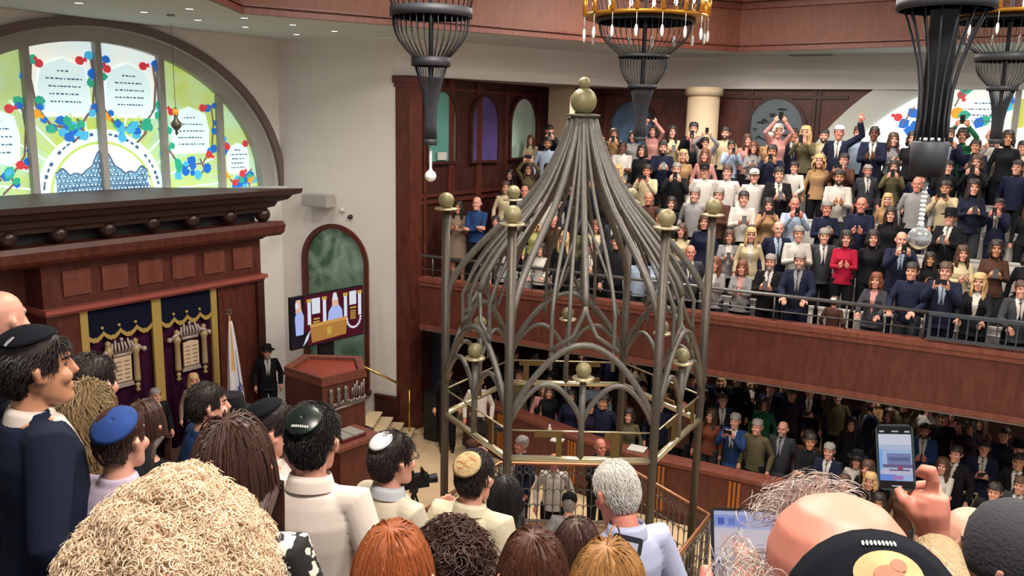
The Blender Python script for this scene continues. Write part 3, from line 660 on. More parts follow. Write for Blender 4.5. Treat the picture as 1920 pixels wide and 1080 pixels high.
def scr(pts, key):
    lay[0] += 1; m.cur = tk.index(key); m.prism([((x-.5)*TWd, (y-.5)*TH) for x, y in pts], tcz, td, ZZ, tn, .034, .037+lay[0]*.0003)
def rc(x0, y0, x1, y1, key): scr([(x0, y0), (x1, y0), (x1, y1), (x0, y1)], key)
rc(0, 0, 1, 1, 'bg'); rc(0, 0, .16, 1, 'dark'); rc(.02, 0, .2, .3, 'dark')
scr([(.05, .25), (.15, .25), (.16, .6), (.13, .75), (.07, .75), (.04, .6)], 'bluew'); scr([(.05, .7), (.13, .7), (.12, .95), (.06, .95)], 'skin'); rc(.05, .78, .09, .9, 'white')
for x in (.21, .42, .72, .93): rc(x, .42, x+.045, .92, 'white'); rc(x-.01, .86, x+.055, .93, 'brass')
rc(.27, .62, .38, .93, 'white'); rc(.29, .5, .37, .53, 'brass'); rc(.28, .44, .37, .47, 'brass'); rc(.80, .66, .90, .94, 'white'); rc(.81, .58, .9, .61, 'brass')
for k in range(5): rc(.81, .36+.04*k, .89, .38+.04*k, 'brass')
scr([(.48, .35), (.70, .35), (.69, .6), (.64, .72), (.56, .74), (.5, .6)], 'bluew'); scr([(.55, .7), (.64, .7), (.63, .86), (.58, .88), (.55, .82)], 'skin'); scr([(.55, .82), (.63, .82), (.61, .97), (.57, .97)], 'white')
scr([(.26, .05), (.74, .08), (.76, .42), (.24, .40)], 'gold'); scr([(.24, .36), (.76, .38), (.76, .44), (.24, .42)], 'goldl'); rc(.47, .15, .53, .3, 'brass')
scr([(.14, .02), (.2, .12), (.24, .3), (.19, .2)], 'white')
for k in range(12):
    a = PI+PI*k/11; x = .86+.1*math.cos(a); y = .38+.2*math.sin(a); rc(x-.012, y-.02, x+.012, y+.02, 'white')
m.build('screen', tm, tv)
sp = PL(597, 376, ww(0, .2), WN); m = MB(); m.box(sp, (.62, .3, .25), (WD, WN, ZZ)); m.box(sp+WN*.155, (.58, .01, .21), (WD, WN, ZZ)); tag(m.build('wall_speaker', mat('speaker_grey', 'a3a19c', .6)), 'flat grey speaker box high on the white wall', 'speaker')
for u, v, l in ((640, 394, 'small white dome camera on the white wall'), (655, 407, 'small black dome camera on the white wall')):
    p = PL(u, v, ww(0, .06), WN); m = MB(); m.lathe([(.05, 0), (.05, .04), (.035, .08), (.0, .1)], p-WN*.06, 14, (WD, ZZ, WN)); tag(m.build('security_camera', BLACK if 'black' in l else SEATM, smooth=True), l, 'camera')
# lectern
lc = [V(PY(u, v, y)) for u, v, y in ((535, 714, 15.6), (604, 728, 14.9), (684, 694, 15.6))]
LZ = 1.87
pl = [V((p.x, p.y, 0)) for p in lc]; back = [pl[2]+V((-.15, .42, 0)), pl[0]+V((.25, .45, 0))]
le = thing('lectern', 'large mahogany lectern with carved silver relief on its front', 'lectern', (lc[1].x, lc[1].y+.4, .45))
ply = pl+back
m = MB(); m.rings([[p+ZZ*z for p in ply] for z in (.45, LZ-.12)]); m.build('body', MAHO, le)
cen = sum(ply, V((0, 0, 0)))/5
for z0, z1, k in ((LZ-.12, LZ-.06, 1.05), (.45, .6, 1.04)): m = MB(); m.rings([[cen+(p-cen)*k+ZZ*z for p in ply] for z in (z0, z1)]); m.build('moulding', MAHL, le)
m = MB(); rs = []
for p in ply+[ply[0]]:
    q = cen+(p-cen)*.82; o_ = cen+(p-cen)*1.02; up = .12 if p in back else 0
    rs.append([o_+ZZ*(LZ-.06), o_+ZZ*(LZ+.04+up), q+ZZ*(LZ+.02+up), q+ZZ*(LZ-.06)])
m.rings(rs); m.build('top_rim', MAHL, le)
m = MB(); q = [cen+(p-cen)*.8 for p in ply]; m.quad(*[p+ZZ*(LZ-.02+(.1 if i > 2 else 0)) for i, p in enumerate(q)]); m.build('reading_top', mat('lectern_top', '8a3a2a', .35), le)
fd = (pl[2]-pl[1]); FL = fd.length; fd.normalize(); fn = V((fd.y, -fd.x, 0)); SR = mat('silver_relief', '8f8580', .4, metal=.5)
for k in range(3):
    c = pl[1]+fd*(FL*(.18+.17*k))+fn*.02; m = MB(); m.lathe([(.05, 1.38), (.03, 1.42), (.055, 1.5), (.03, 1.57), (.05, 1.62), (.02, 1.67)], c, 10); m.build('relief_figure', SR, le, True)
m = MB()
for k in range(14):
    c = pl[1]+fd*(FL*(.08+.065*k))+fn*.02; m.tube([c+ZZ*1.3, c+fd*.05+ZZ*(1.36+.03*(k % 2)), c+fd*.1+ZZ*1.31], .028, 6)
m.tube([pl[1]+fd*.05+fn*.02+ZZ*1.24, pl[2]-fd*.02+fn*.02+ZZ*1.3], .03, 6); m.build('relief_skyline', SR, le, True)
m = MB()
for k in range(6):
    c = pl[1]+fd*(FL*(.66+.055*k))+fn*.02; m.tube([c+ZZ*1.42, c+fd*.02+ZZ*(1.6+.06*(k % 3))], .022, 6)
m.build('relief_tower', SR, le, True)
# sloping stand with a book in front of the lectern
bs = thing('book_stand', 'low mahogany table in front of the lectern carrying an open book', 'table', (PZ(655, 860, 0).x, PZ(655, 860, 0).y, 0)); b0 = PY(650, 822, 13.2)
bs.location = (b0.x, b0.y, 0); m = MB(); m.box(b0, (.95, .7, .06), (td, tn, ZZ)); m.build('table_top', MAHL, bs)
m = MB(); m.box(V((b0.x, b0.y, b0.z/2-.02)), (.75, .55, b0.z-.06), (td, tn, ZZ)); m.build('base', MAHO, bs)
m = MB(); m.cur = 0; c = b0+ZZ*.06; m.box(c, (.5, .4, .04), (td, tn, ZZ)); m.cur = 1; m.box(c+ZZ*.03+td*.12, (.22, .36, .03), (td, tn, ZZ)); m.box(c+ZZ*.03-td*.12, (.22, .36, .03), (td, tn, ZZ)); tag(m.build('open_book', [mat('book_cover', '5a1c20', .6), mat('book_page', '8f8a82', .8)]), 'open book with dark cover lying on the low table', 'book')
# loudspeaker and black drape under the balcony corner
m = MB(); c = PZ(816, 822, 0); m.box(V((c.x, c.y, .52)), (.34, .34, 1.04), (SD, SN, ZZ)); m.box(V((c.x, c.y, .54))+SN*.175, (.28, .01, .94), (SD, SN, ZZ)); tag(m.build('floor_speaker', BLACK), 'black loudspeaker standing on the floor beside the corner pilaster', 'speaker')
m = MB(); c = V(PY(830, 690, 17.9)); m.box(V((c.x, c.y, 1.1)), (.5, .1, 2.2), (BT, BN, ZZ)); tag(m.build('dark_banner', mat('banner_navy', '1c2136', .9, var=.2)), 'tall dark navy banner standing under the balcony corner', 'banner')
# ------------------------------------------------------------ bimah: platform, railing, iron dome
HC = V((.78, 10.1, 0)); HR = 1.58; BZ = .75
def hx(k, r, z=0): a = k*PI/3; return HC+V((math.cos(a)*r, math.sin(a)*r, z))
m = MB(); m.rings([[hx(k, 2.0, z) for k in range(6)] for z in (0, BZ)]); m.rings([[hx(k, 2.06, z) for k in range(6)] for z in (BZ-.06, BZ-.01)]); struct('bimah_floor', m, mat('bimah_floor', '8a6a50', .6))
rg = thing('bimah_railing', 'brass and wrought iron railing of looped arches round the bimah', 'railing', HC+ZZ*BZ)
RH = 1.72; RR = 1.80
m = MB(); m.tube([hx(k, RR, RH) for k in range(6)], .03, 8, True); m.build('handrail', mat('rail_brass_rose', 'c98f6c', .3, metal=.8), rg, True)
for k in range(6):
    m = MB(); a, b = hx(k, RR), hx(k+1, RR); n = 16; L = (b-a)
    for j in range(n):
        p0 = a+L*(j/n); p1 = a+L*((j+1)/n); pm = (p0+p1)/2; w = L.length/n/2; t = L.normalized()
        for z in (1.50, 1.26, 1.02): m.tube([pm+t*w*math.cos(PI-x*PI/6)+ZZ*(z+.07*math.sin(x*PI/6)) for x in range(7)], .008, 5)
        m.tube([p0+ZZ*(BZ+.02), p0+ZZ*1.50], .008, 5); m.tube([pm+t*(.7*w)*math.cos(x*PI/4)+ZZ*(1.63+.05*math.sin(x*PI/4)) for x in range(8)], .008, 5, True)
    m.tube([a+ZZ*.82, b+ZZ*.82], .015, 6); m.build('loop_panel', IRON, rg)
for k in range(6):
    m = MB(); m.tube([hx(k, RR, BZ), hx(k, RR, RH)], .025, 8); m.build('post', IRON, rg, True)

POLEM = mat('pole_bronze_shaded', '524c44', .45, metal=.4, var=.1, vs=20)  # darker than the rib iron: the poles' shading is put into the colour
cg = thing('bimah_canopy', 'tall dark bronze iron dome canopy with gold balls over the bimah', 'canopy', HC+ZZ*BZ)
RZ = 3.0
def ztop(u, v, p): return PY(u, v, p.y).z
ballz = {0: ztop(1324, 405, hx(0, HR)), 1: ztop(1172, 388, hx(1, HR)), 2: ztop(957, 378, hx(2, HR)), 3: ztop(838, 397, hx(3, HR)), 4: ztop(957, 422, hx(4, HR)), 5: ztop(1233, 422, hx(5, HR))}
BH = sum(ballz.values())/6
for k in range(6):
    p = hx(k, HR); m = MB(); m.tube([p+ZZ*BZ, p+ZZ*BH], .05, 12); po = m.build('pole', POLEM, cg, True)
    m = MB(); m.lathe([(.05, 0), (.135, .01), (.135, .03), (.05, .035)], p+ZZ*BH, 20); m.build('disc', mat('disc_gold', 'bdb193', .35, metal=.5), po, True)
    m = MB(); m.ell(p+ZZ*(BH+.12), .095, 20, 14); m.build('ball', BALLM, po, True)
RING = mat('ring_brass', 'd8cfae', .25, metal=.75)
for k in range(6):
    m = MB(); m.tube([hx(k, HR, RZ), hx(k+1, HR, RZ)], .038, 10); m.ell(hx(k, HR, RZ), .045, 10, 8); m.build('ring_bar', RING, cg, True)
    m = MB(); m.tube([hx(k, HR, RZ+.32), hx(k+1, HR, RZ+.32)], .010, 6); m.build('upper_wire', RING, cg, True)
    a, b = hx(k, HR), hx(k+1, HR); L = b-a; t = L.normalized(); mid = (a+b)/2
    def on(f, z): return a+L*f+ZZ*z
    m = MB(); m.tube([mid+ZZ*RZ, mid+ZZ*(RZ+.9)], .036, 10); mp_ = m.build('mid_post', IRON, cg, True)
    m = MB(); m.lathe([(.03, 0), (.12, .01), (.12, .03), (.04, .035)], mid+ZZ*(RZ+.9), 18); m.build('disc', mat('disc_gold', 'bdb193', .35, metal=.5), mp_, True)
    m = MB(); m.ell(mid+ZZ*(RZ+1.01), .085, 18, 12); m.build('ball', BALLM, mp_, True)
    m = MB(); m.tube([on(.02+.96*j/24, RZ+.5+.78*math.sin(PI*j/24)**.85) for j in range(25)], .036, 8); m.build('large_arch', IRON, cg, True)
    for f0 in (.02, .5):
        m = MB(); m.tube([on(f0+.48*j/16, RZ+.42+.42*math.sin(PI*j/16)**.8) for j in range(17)], .03, 8); m.build('small_arch', IRON, cg, True)
# dome ribs following the ogee profile
prof = [(1.54, 4.0), (1.535, 4.4)]
for u, v in ((850, 540), (872, 500), (905, 460), (950, 415), (985, 380), (1015, 340), (1037, 300), (1055, 260), (1066, 222)):
    p = PY(u, v, HC.y); c = PY(1087, v, HC.y); prof.append((c.x-p.x, p.z))
def rad(z):
    for (r0, z0), (r1, z1) in zip(prof[:-1], prof[1:]):
        if z <= z1: return r0+(r1-r0)*(z-z0)/(z1-z0)
    return prof[-1][0]
ztip = prof[-1][1]
def rib(a, z0, r=.03, inner=1.0):
    f = math.cos(PI/6)/math.cos((a % (PI/3))-PI/6)
    pts = []
    for j in range(23):
        z = z0+(ztip-z0)*j/22; rr = rad(z)*inner; g_ = max(0, min(1, (z-4.4)/2.2)); flat = f*(1-g_)+g_
        pts.append(HC+V((math.cos(a)*rr*flat*1.02, math.sin(a)*rr*flat*1.02, z)))
    return pts
for k in range(6):
    for j in range(4):
        a = k*PI/3+(0, .27, .40, PI/3-.27)[j] if j < 3 else k*PI/3+PI/3-.3; z0 = (RZ+.5, 4.0, 4.18, 4.0)[j]
        m = MB(); m.tube(rib(a, z0), .042 if j == 0 else .022, 8); m.build('dome_rib', IRON, cg, True)
    # inverted Y from the middle of each side down on to the large arch
    a = k*PI/3+PI/6; m = MB()
    top = rib(a, RZ+2.0)[0]
    mid = (hx(k, HR)+hx(k+1, HR))/2; t = (hx(k+1, HR)-hx(k, HR)).normalized()
    m.tube([rib(a, RZ+1.7)[j] for j in range(23)], .036, 8); q = rib(a, RZ+1.7)[0]
    for s in (-1, 1): m.tube([q, q-ZZ*.1+t*s*.02, mid+ZZ*(RZ+1.38)+t*s*.12, mid+ZZ*(RZ+1.22)+t*s*.36], .024, 8)
    m.build('middle_rib', IRON, cg, True)
    m = MB(); q0 = rib(k*PI/3+.18, 5.0)[0]; q1 = rib(k*PI/3+PI/3-.18, 5.0)[0]; pts = []
    for j in range(13):
        f = j/12; aa = k*PI/3+.25+(PI/3-.5)*f; z = 4.6+.95*math.sin(PI*f)**.75; rr = rad(z)*.97*math.cos(PI/6)/math.cos((aa % (PI/3))-PI/6); pts.append(HC+V((math.cos(aa)*rr, math.sin(aa)*rr, z)))
    m.tube(pts, .018, 6); m.build('inner_arch', IRON, cg, True)
zt = ztip
m = MB(); m.lathe([(.14, zt-.12), (.15, zt-.1), (.15, zt+.02), (.2, zt+.03), (.2, zt+.05), (.05, zt+.06)], HC, 24); m.build('collar', IRON, cg, True)
m = MB(); m.ell(HC+ZZ*(zt+.20), .152, 24, 16); m.build('top_ball', BALLM, cg, True)
m = MB(); m.ell(HC+ZZ*(zt+.40), .072, 18, 12); m.lathe([(.05, zt+.33), (.04, zt+.36)], HC, 14); m.build('finial_ball', BALLM, cg, True)
# bronze letters standing between ring and upper wire
LET = {'resh': [[(0, .30), (.3, .30), (.3, .0), (.24, .0), (.24, .23), (0, .23)]], 'vav': [[(.0, .30), (.14, .30), (.14, 0), (.06, 0), (.06, .23), (0, .23)]], 'dalet': [[(0, .30), (.34, .30), (.34, .23), (.28, .23), (.28, 0), (.2, 0), (.2, .23), (0, .23)]], 'yod': [[(0, .3), (.15, .3), (.15, .14), (.08, .14), (.08, .23), (0, .23)]], 'bet': [[(0, .3), (.26, .3), (.26, .07), (.32, .07), (.32, 0), (0, 0), (0, .07), (.18, .07), (.18, .23), (0, .23)]]}
LM = mat('letter_bronze', '75603a', .4, metal=.6)
for k, fs in ((4, ((.18, 'resh', 1.0), (.66, 'vav', 1.2))), (1, ((.2, 'bet', 1.0), (.7, 'dalet', 1.0))), (3, ((.4, 'yod', 1.2), (.7, 'vav', 1))), (5, ((.25, 'dalet', 1), (.65, 'resh', 1))), (0, ((.3, 'bet', 1),)), (2, ((.35, 'resh', 1),))):
    a, b = hx(k, HR), hx(k+1, HR); t = (b-a).normalized(); nn = V((t.y, -t.x, 0))
    for f, key, sc in fs:
        m = MB()
        for poly in LET[key]: m.prism([(x*sc, z) for x, z in poly], a+(b-a)*f+ZZ*(RZ+.02), t, ZZ, nn, -.015, .015)
        m.build('bronze_letter', LM, cg)

# ------------------------------------------------------------ chandeliers
BULB = mat('bulb', 'fff1d0', .3, emit=12); CAND = mat('candle_gold', 'c08a34', .35, metal=.7)
def chandelier(label, u0, v0, Y, rings, cup, ball, candles=None, pole_r=.022, up=1.5, wires=28, wr=.006):
    base = PY(u0, v0, Y); ax = V((base.x, base.y, 0)); F_ = 1600/(Y*.99)
    def zz(v): return PY(u0, v, Y).z
    tp = zz(rings[0][0])+up
    t = thing('chandelier', label, 'chandelier', (ax.x, ax.y, tp))
    m = MB(); m.tube([ax+ZZ*(zz(cup[0])+.02), ax+ZZ*tp], pole_r, 10); m.build('stem', IROND, t, True)
    bands = [(zz(v), rp/F_, hp/F_) for v, rp, hp in rings]
    for z, r, h in bands:
        m = MB(); m.lathe([(r*.93, z-h/2), (r, z-h/2), (r, z+h/2), (r*.93, z+h/2), (r*.93, z-h/2)], ax, 40); b = m.build('band', IROND, t, 'auto')
    zc = zz(cup[0]); rc_ = cup[1]/F_; hc = cup[2]/F_
    m = MB(); m.lathe([(.01, zc-hc), (rc_*.9, zc-hc), (rc_, zc), (rc_*.8, zc+.01)], ax, 24); m.build('cup', IROND, t, 'auto')
    segs = [(bands[0][0]+up*.8, bands[0][1]*1.75, bands[0][0]+bands[0][2]/2, bands[0][1]*.95, .0)]
    for (z0, r0, h0), (z1, r1, h1) in zip(bands[:-1], bands[1:]): segs.append((z0-h0/2, r0*.93, z1+h1/2, r1*.93, .28*(r0-r1)))
    z0, r0, h0 = bands[-1]; segs.append((z0-h0/2, r0*.82, zc, rc_*.85, -.35*(r0-rc_)))
    for (za, ra, zb, rb, bulge) in segs:
        m = MB(); n = wires
        for j in range(n):
            a = 2*PI*j/n; m.tube([ax+V((math.cos(a)*(ra+(rb-ra)*f+bulge*math.sin(PI*f)), math.sin(a)*(ra+(rb-ra)*f+bulge*math.sin(PI*f)), za+(zb-za)*f)) for f in (0, .2, .4, .6, .8, 1)], wr, 5)
        m.build('wire_basket', IROND, t, True)
    if ball:
        zb = zz(ball[0]); r = ball[1]/F_; zt_ = zz(ball[2])
        m = MB(); n = 10
        for j in range(n): m.ell(ax+ZZ*(zb+r*1.3+(zt_-zb-r*1.3)*j/(n-1)), (r*.28, r*.28, r*.2), 8, 6)
        m.tube([ax+ZZ*(zb+r), ax+ZZ*(zc-hc)], r*.06, 5); m.build('bead_chain', CRYST, t, True)
        m = MB(); m.ell(ax+ZZ*zb, r, 14, 9); m.lathe([(r*.32, zb+r*.9), (r*.32, zb+r*1.2)], ax, 10); m.build('crystal_ball', CRYST if Y > 5 else mat('glass_globe', 'dfe9ee', .06, metal=.75), t, Y < 5)
    if candles:
        v, rp, n = candles; z = zz(v); r = rp/F_
        m = MB(); m.lathe([(r*.97, z-.03), (r, z-.03), (r, z), (r*.97, z)], ax, 40); m.build('candle_ring', CAND, t, 'auto')
        for j in range(n):
            a = 2*PI*(j+.3)/n; c = ax+V((math.cos(a)*r, math.sin(a)*r, z))
            m = MB(); m.lathe([(.02, 0), (.022, .17), (.0, .17)], c, 10); ca = m.build('candle', CAND, t, True)
            m = MB(); m.lathe([(.008, .17), (.02, .2), (.014, .24), (.002, .28)], c, 10); m.build('bulb', BULB, ca, True)
            m = MB(); m.tube([c-ZZ*.03, c-ZZ*.14], .003, 4); m.ell(c-ZZ*.2, (.018, .018, .06), 8, 6); m.build('crystal_drop', CRYST, ca, True)
    return t
chandelier('dark iron chandelier nearest the white wall with a crystal ball pendant', 808, 120, 8.0, [(24, 75, 16), (116, 36, 16)], (262, 13, 10), (330, 11, 285), wires=34, wr=.005)
chandelier('lit iron chandelier with gold candles hanging behind the dome', 1206, 120, 9.0, [(40, 90, 6), (106, 47, 5), (162, 27, 6)], (258, 13, 6), None, candles=(30, 112, 16), wires=44, wr=.0035)
chandelier('nearest dark chandelier on the right with glass globe on bead chain', 1752, 200, 3.4, [(8, 84, 20)], (268, 34, 62), (447, 22, 345), pole_r=.052, wires=15, wr=.0042, up=.9)
chandelier('iron chandelier in front of the right hand stained glass window', 1885, 120, 9.5, [(38, 95, 6), (108, 52, 14), (166, 26, 8)], (262, 12, 8), None, candles=(28, 118, 16), wires=40, wr=.0035)

# ------------------------------------------------------------ right-hand stained glass window on the far wall
w3 = thing('window_3', '', 'window', bq(wq, BW, w2z0)); del w3['label'], w3['category']; w3['kind'] = 'structure'
def arcpts(r, n=40): return [(wq-r*math.cos(PI*k/n), wz+r*math.sin(PI*k/n)) for k in range(n+1)]
m = MB(); ri, ro = arcpts(wr), arcpts(wr+.62)
m.rings([[bq(a[0], BW-.02, max(a[1], w2z0)), bq(b[0], BW-.12, max(b[1], w2z0)), bq(b[0], BW-.02, max(b[1], w2z0))] for a, b in zip(ri, ro)]); m.build('reveal', mat('reveal_white', 'd9ddd6', .7), w3)
bP = lambda s, o, z: bq(s, BW-.06-o, z)
g = Glass(bP, BT, -BN); g.poly([p for p in arcpts(wr) if p[1] > w2z0], 'GW', .01); rnd = random.Random(9)
g.build('pane', GMATS, w3)
for lo, hi in ((-9, -1.7), (-1.7, -.45), (-.45, .8)):
    pass
g = Glass(bP, BT, -BN)
for u, v, k in ((1684, 220, 'f'), (1712, 212, 'b'), (1716, 236, 'b'), (1803, 178, 'f'), (1812, 168, 'g'), (1880, 160, 'f'), (1856, 148, 'a'), (1868, 158, 'a'), (1795, 212, 'o'), (1808, 216, 'g'), (1846, 226, 'g'), (1868, 215, 'g'), (1875, 208, 'b'), (1892, 190, 'b'), (1888, 200, 'a'), (1835, 230, 'b'), (1770, 210, 'a'), (1765, 228, 'g'), (1695, 232, 'b'), (1706, 245, 'b'), (1915, 200, 'y'), (1912, 225, 'y'), (1820, 160, 'g')):
    s, z = bpix(u, v, BW-.06)
    if k == 'f': g.fruit(s, z, .085, 'red', rnd.uniform(0, 6))
    elif k == 'o': g.disc(s, z, .12, 'orange')
    elif k == 'y': g.disc(s, z, .16, 'yellow')
    else: g.leaf(s, z, .26, rnd.uniform(0, 6), {'b': 'blue', 'g': 'green', 'a': 'azure'}[k])
for pts in (((1790, 200), (1800, 180), (1815, 165)), ((1690, 235), (1705, 215), (1715, 200)), ((1850, 145), (1866, 156), (1880, 162))): g.line([bpix(u, v, BW-.06) for u, v in pts], .03, 'brown')
s, z = bpix(1842, 195, BW); g.text(s, z, .7, 4, .12, rnd)
g.build('stained_glass_leaves', GMATS, w3)
for u in (1727, 1780, 1908):
    s, z = bpix(u, 190, BW-.08); h = wz+math.sqrt(max(0, wr*wr-(s-wq)**2)); m = MB(); bbox(m, s-.055, s+.055, BW-.14, BW-.04, w2z0, h); m.build('mullion', mat('frame_grey', 'a9a8a4', .6), w3)
# ------------------------------------------------------------ people: body, clothing and hair built per pose
def remesh(mb, vox, smooth=3, name='tmp', dec=1.0):
    me = mb.build(name, [], me_only=True); o = bpy.data.objects.new(name, me); COL.objects.link(o)
    r = o.modifiers.new('r', 'REMESH'); r.mode = 'VOXEL'; r.voxel_size = vox; r.use_smooth_shade = True
    if smooth: s = o.modifiers.new('s', 'SMOOTH'); s.factor = .5; s.iterations = smooth
    if dec < 1: d = o.modifiers.new('d', 'DECIMATE'); d.ratio = dec
    dg = bpy.context.evaluated_depsgraph_get(); out = bpy.data.meshes.new_from_object(o.evaluated_get(dg)); out.polygons.foreach_set('use_smooth', [True]*len(out.polygons))
    bpy.data.objects.remove(o); bpy.data.meshes.remove(me); return out
def submesh(me, keep, name):
    idx = {}; vs = []; fs = []
    for p in me.polygons:
        if keep(p):
            f = []
            for i in p.vertices:
                if i not in idx: idx[i] = len(vs); vs.append(me.vertices[i].co.copy())
                f.append(idx[i])
            fs.append(f)
    out = bpy.data.meshes.new(name); out.from_pydata(vs, [], fs); out.polygons.foreach_set('use_smooth', [True]*len(fs)); out.update(); return out
def joint(a, b, L1, L2, bend):
    """elbow position between shoulder a and wrist b, bending towards `bend`"""
    d = b-a; D = min(d.length, (L1+L2)*.995); d.normalize(); x = (L1*L1-L2*L2+D*D)/(2*D); h = math.sqrt(max(0, L1*L1-x*x)); n = (bend-d*bend.dot(d)).normalized(); return a+d*x+n*h, a+d*D
def hand(mb, w, d, n, curl=.25, side=1, k=1.0, spread=.0, thumb=.5):
    """palm and five separate bent fingers; d finger direction, n palm normal (the way the palm faces)"""
    d = d.normalized(); n = (n-d*n.dot(d)).normalized(); x = d.cross(n)*side         # thumb side
    mb.tube([w-d*.01*k, w+d*.03*k, w+d*.065*k, w+d*.09*k], [.024*k, .036*k, .04*k, .034*k], 10, flat=None)
    for i, (o, L) in enumerate(((.031, .072), (.0105, .08), (-.0105, .074), (-.031, .058))):
        p = w+d*.082*k+x*o*k; r = .0098*k; pts = [p-d*.02*k, p]; a = 0; dr = (d+x*(1.5-i)*spread).normalized()
        for j, f in enumerate((.45, .32, .23)):
            a += curl*(.8, 1.1, .8)[j]; v = dr*math.cos(a)+n*math.sin(a); pts.append(pts[-1]+v*L*f*k)
        mb.tube(pts, [r*1.1, r*1.1, r, r*.92, r*.7], 7)
    p = w+d*.02*k+x*.028*k; v = (d*.62+x*.68+n*.35*thumb).normalized(); q = p+v*.045*k; v2_ = (d*.85+x*.2+n*.6*thumb).normalized()
    mb.tube([w+d*.015*k, p, q, q+v2_*.03*k, q+v2_*.05*k], [.018*k, .017*k, .013*k, .0115*k, .008*k], 8)
def head_parts(mb, T, fine):
    """T maps head-local (face towards -y) to body space"""
    n = 24 if fine else 18
    prof = [(-.125, .026, -.088, -.05), (-.112, .044, -.097, -.02), (-.085, .057, -.096, .035), (-.05, .066, -.093, .07), (-.01, .072, -.090, .09), (.03, .0755, -.089, .099), (.06, .0745, -.085, .098), (.09, .065, -.068, .084), (.112, .046, -.042, .058), (.123, .018, -.012, .022)]
    rs = []
    for z, rx, yf, yb in prof:
        cy = (yf+yb)/2; ry = (yb-yf)/2; rs.append([T@V((rx*math.cos(2*PI*j/n), cy+ry*math.sin(2*PI*j/n), z)) for j in range(n)])
    mb.rings(rs)
    t = lambda *p: [T@V(q) for q in p]
    mb.tube(t((0, -.086, .025), (0, -.100, .0), (0, -.114, -.026), (0, -.098, -.036)), [.009, .012, .0155, .010], 8)
    mb.tube(t((-.045, -.076, .03), (-.02, -.089, .034), (.02, -.089, .034), (.045, -.076, .03)), [.009, .011, .011, .009], 6)
    mb.tube(t((-.024, -.090, -.066), (0, -.1, -.064), (.024, -.090, -.066)), [.005, .008, .005], 6)
    mb.tube(t((-.02, -.091, -.076), (0, -.099, -.077), (.02, -.091, -.076)), [.005, .008, .005], 6)
    mb.ell(T@V((0, -.088, -.105)), .02, 8, 6)
    for s in (-1, 1):
        mb.ell(T@V((s*.04, -.07, -.03)), .026, 8, 6); mb.tube(t((s*.070, .0, -.03), (s*.084, .014, -.022), (s*.089, .022, .012), (s*.076, .01, .026)), [.009, .013, .014, .008], 7)
SH = {'M': (.158, 1.395), 'F': (.138, 1.385)}
POSES = {   # right wrist, left wrist (mirrored when None), finger dir, palm normal, bend, curl
 'down': (V((.25, -.05, .90)), V((.05, -.15, -1)), V((-1, 0, 0)), V((.4, .6, 0)), .25),
 'clap': (V((.055, -.31, 1.17)), V((-.15, -.45, .85)), V((-1, 0, .1)), V((.4, .1, -1)), .05),
 'hold': (V((.07, -.29, 1.20)), V((-.35, -.35, .75)), V((-.8, .5, .3)), V((.4, .1, -1)), .6),
 'photo': (V((.08, -.30, 1.41)), V((-.25, -.15, .9)), V((-.8, .5, 0)), V((.55, -.1, -1)), .6),
 'over': (V((.09, -.22, 1.76)), V((-.2, -.1, .95)), V((-.8, .5, 0)), V((1, -.3, -.2)), .6),
 'cross': (V((-.07, -.245, 1.12)), V((-1, .15, .1)), V((0, .8, .2)), V((.8, -.1, -1)), .2),
 'rail': (V((.16, -.36, 1.07)), V((-.3, -.8, -.35)), V((0, -.2, -1)), V((.5, .3, -.5)), .5),
 'wave': (V((.34, -.10, 1.80)), V((.1, -.1, 1)), V((0, -1, 0)), V((1, .3, -.4)), .1),
}
def mir(v): return V((-v.x, v.y, v.z))
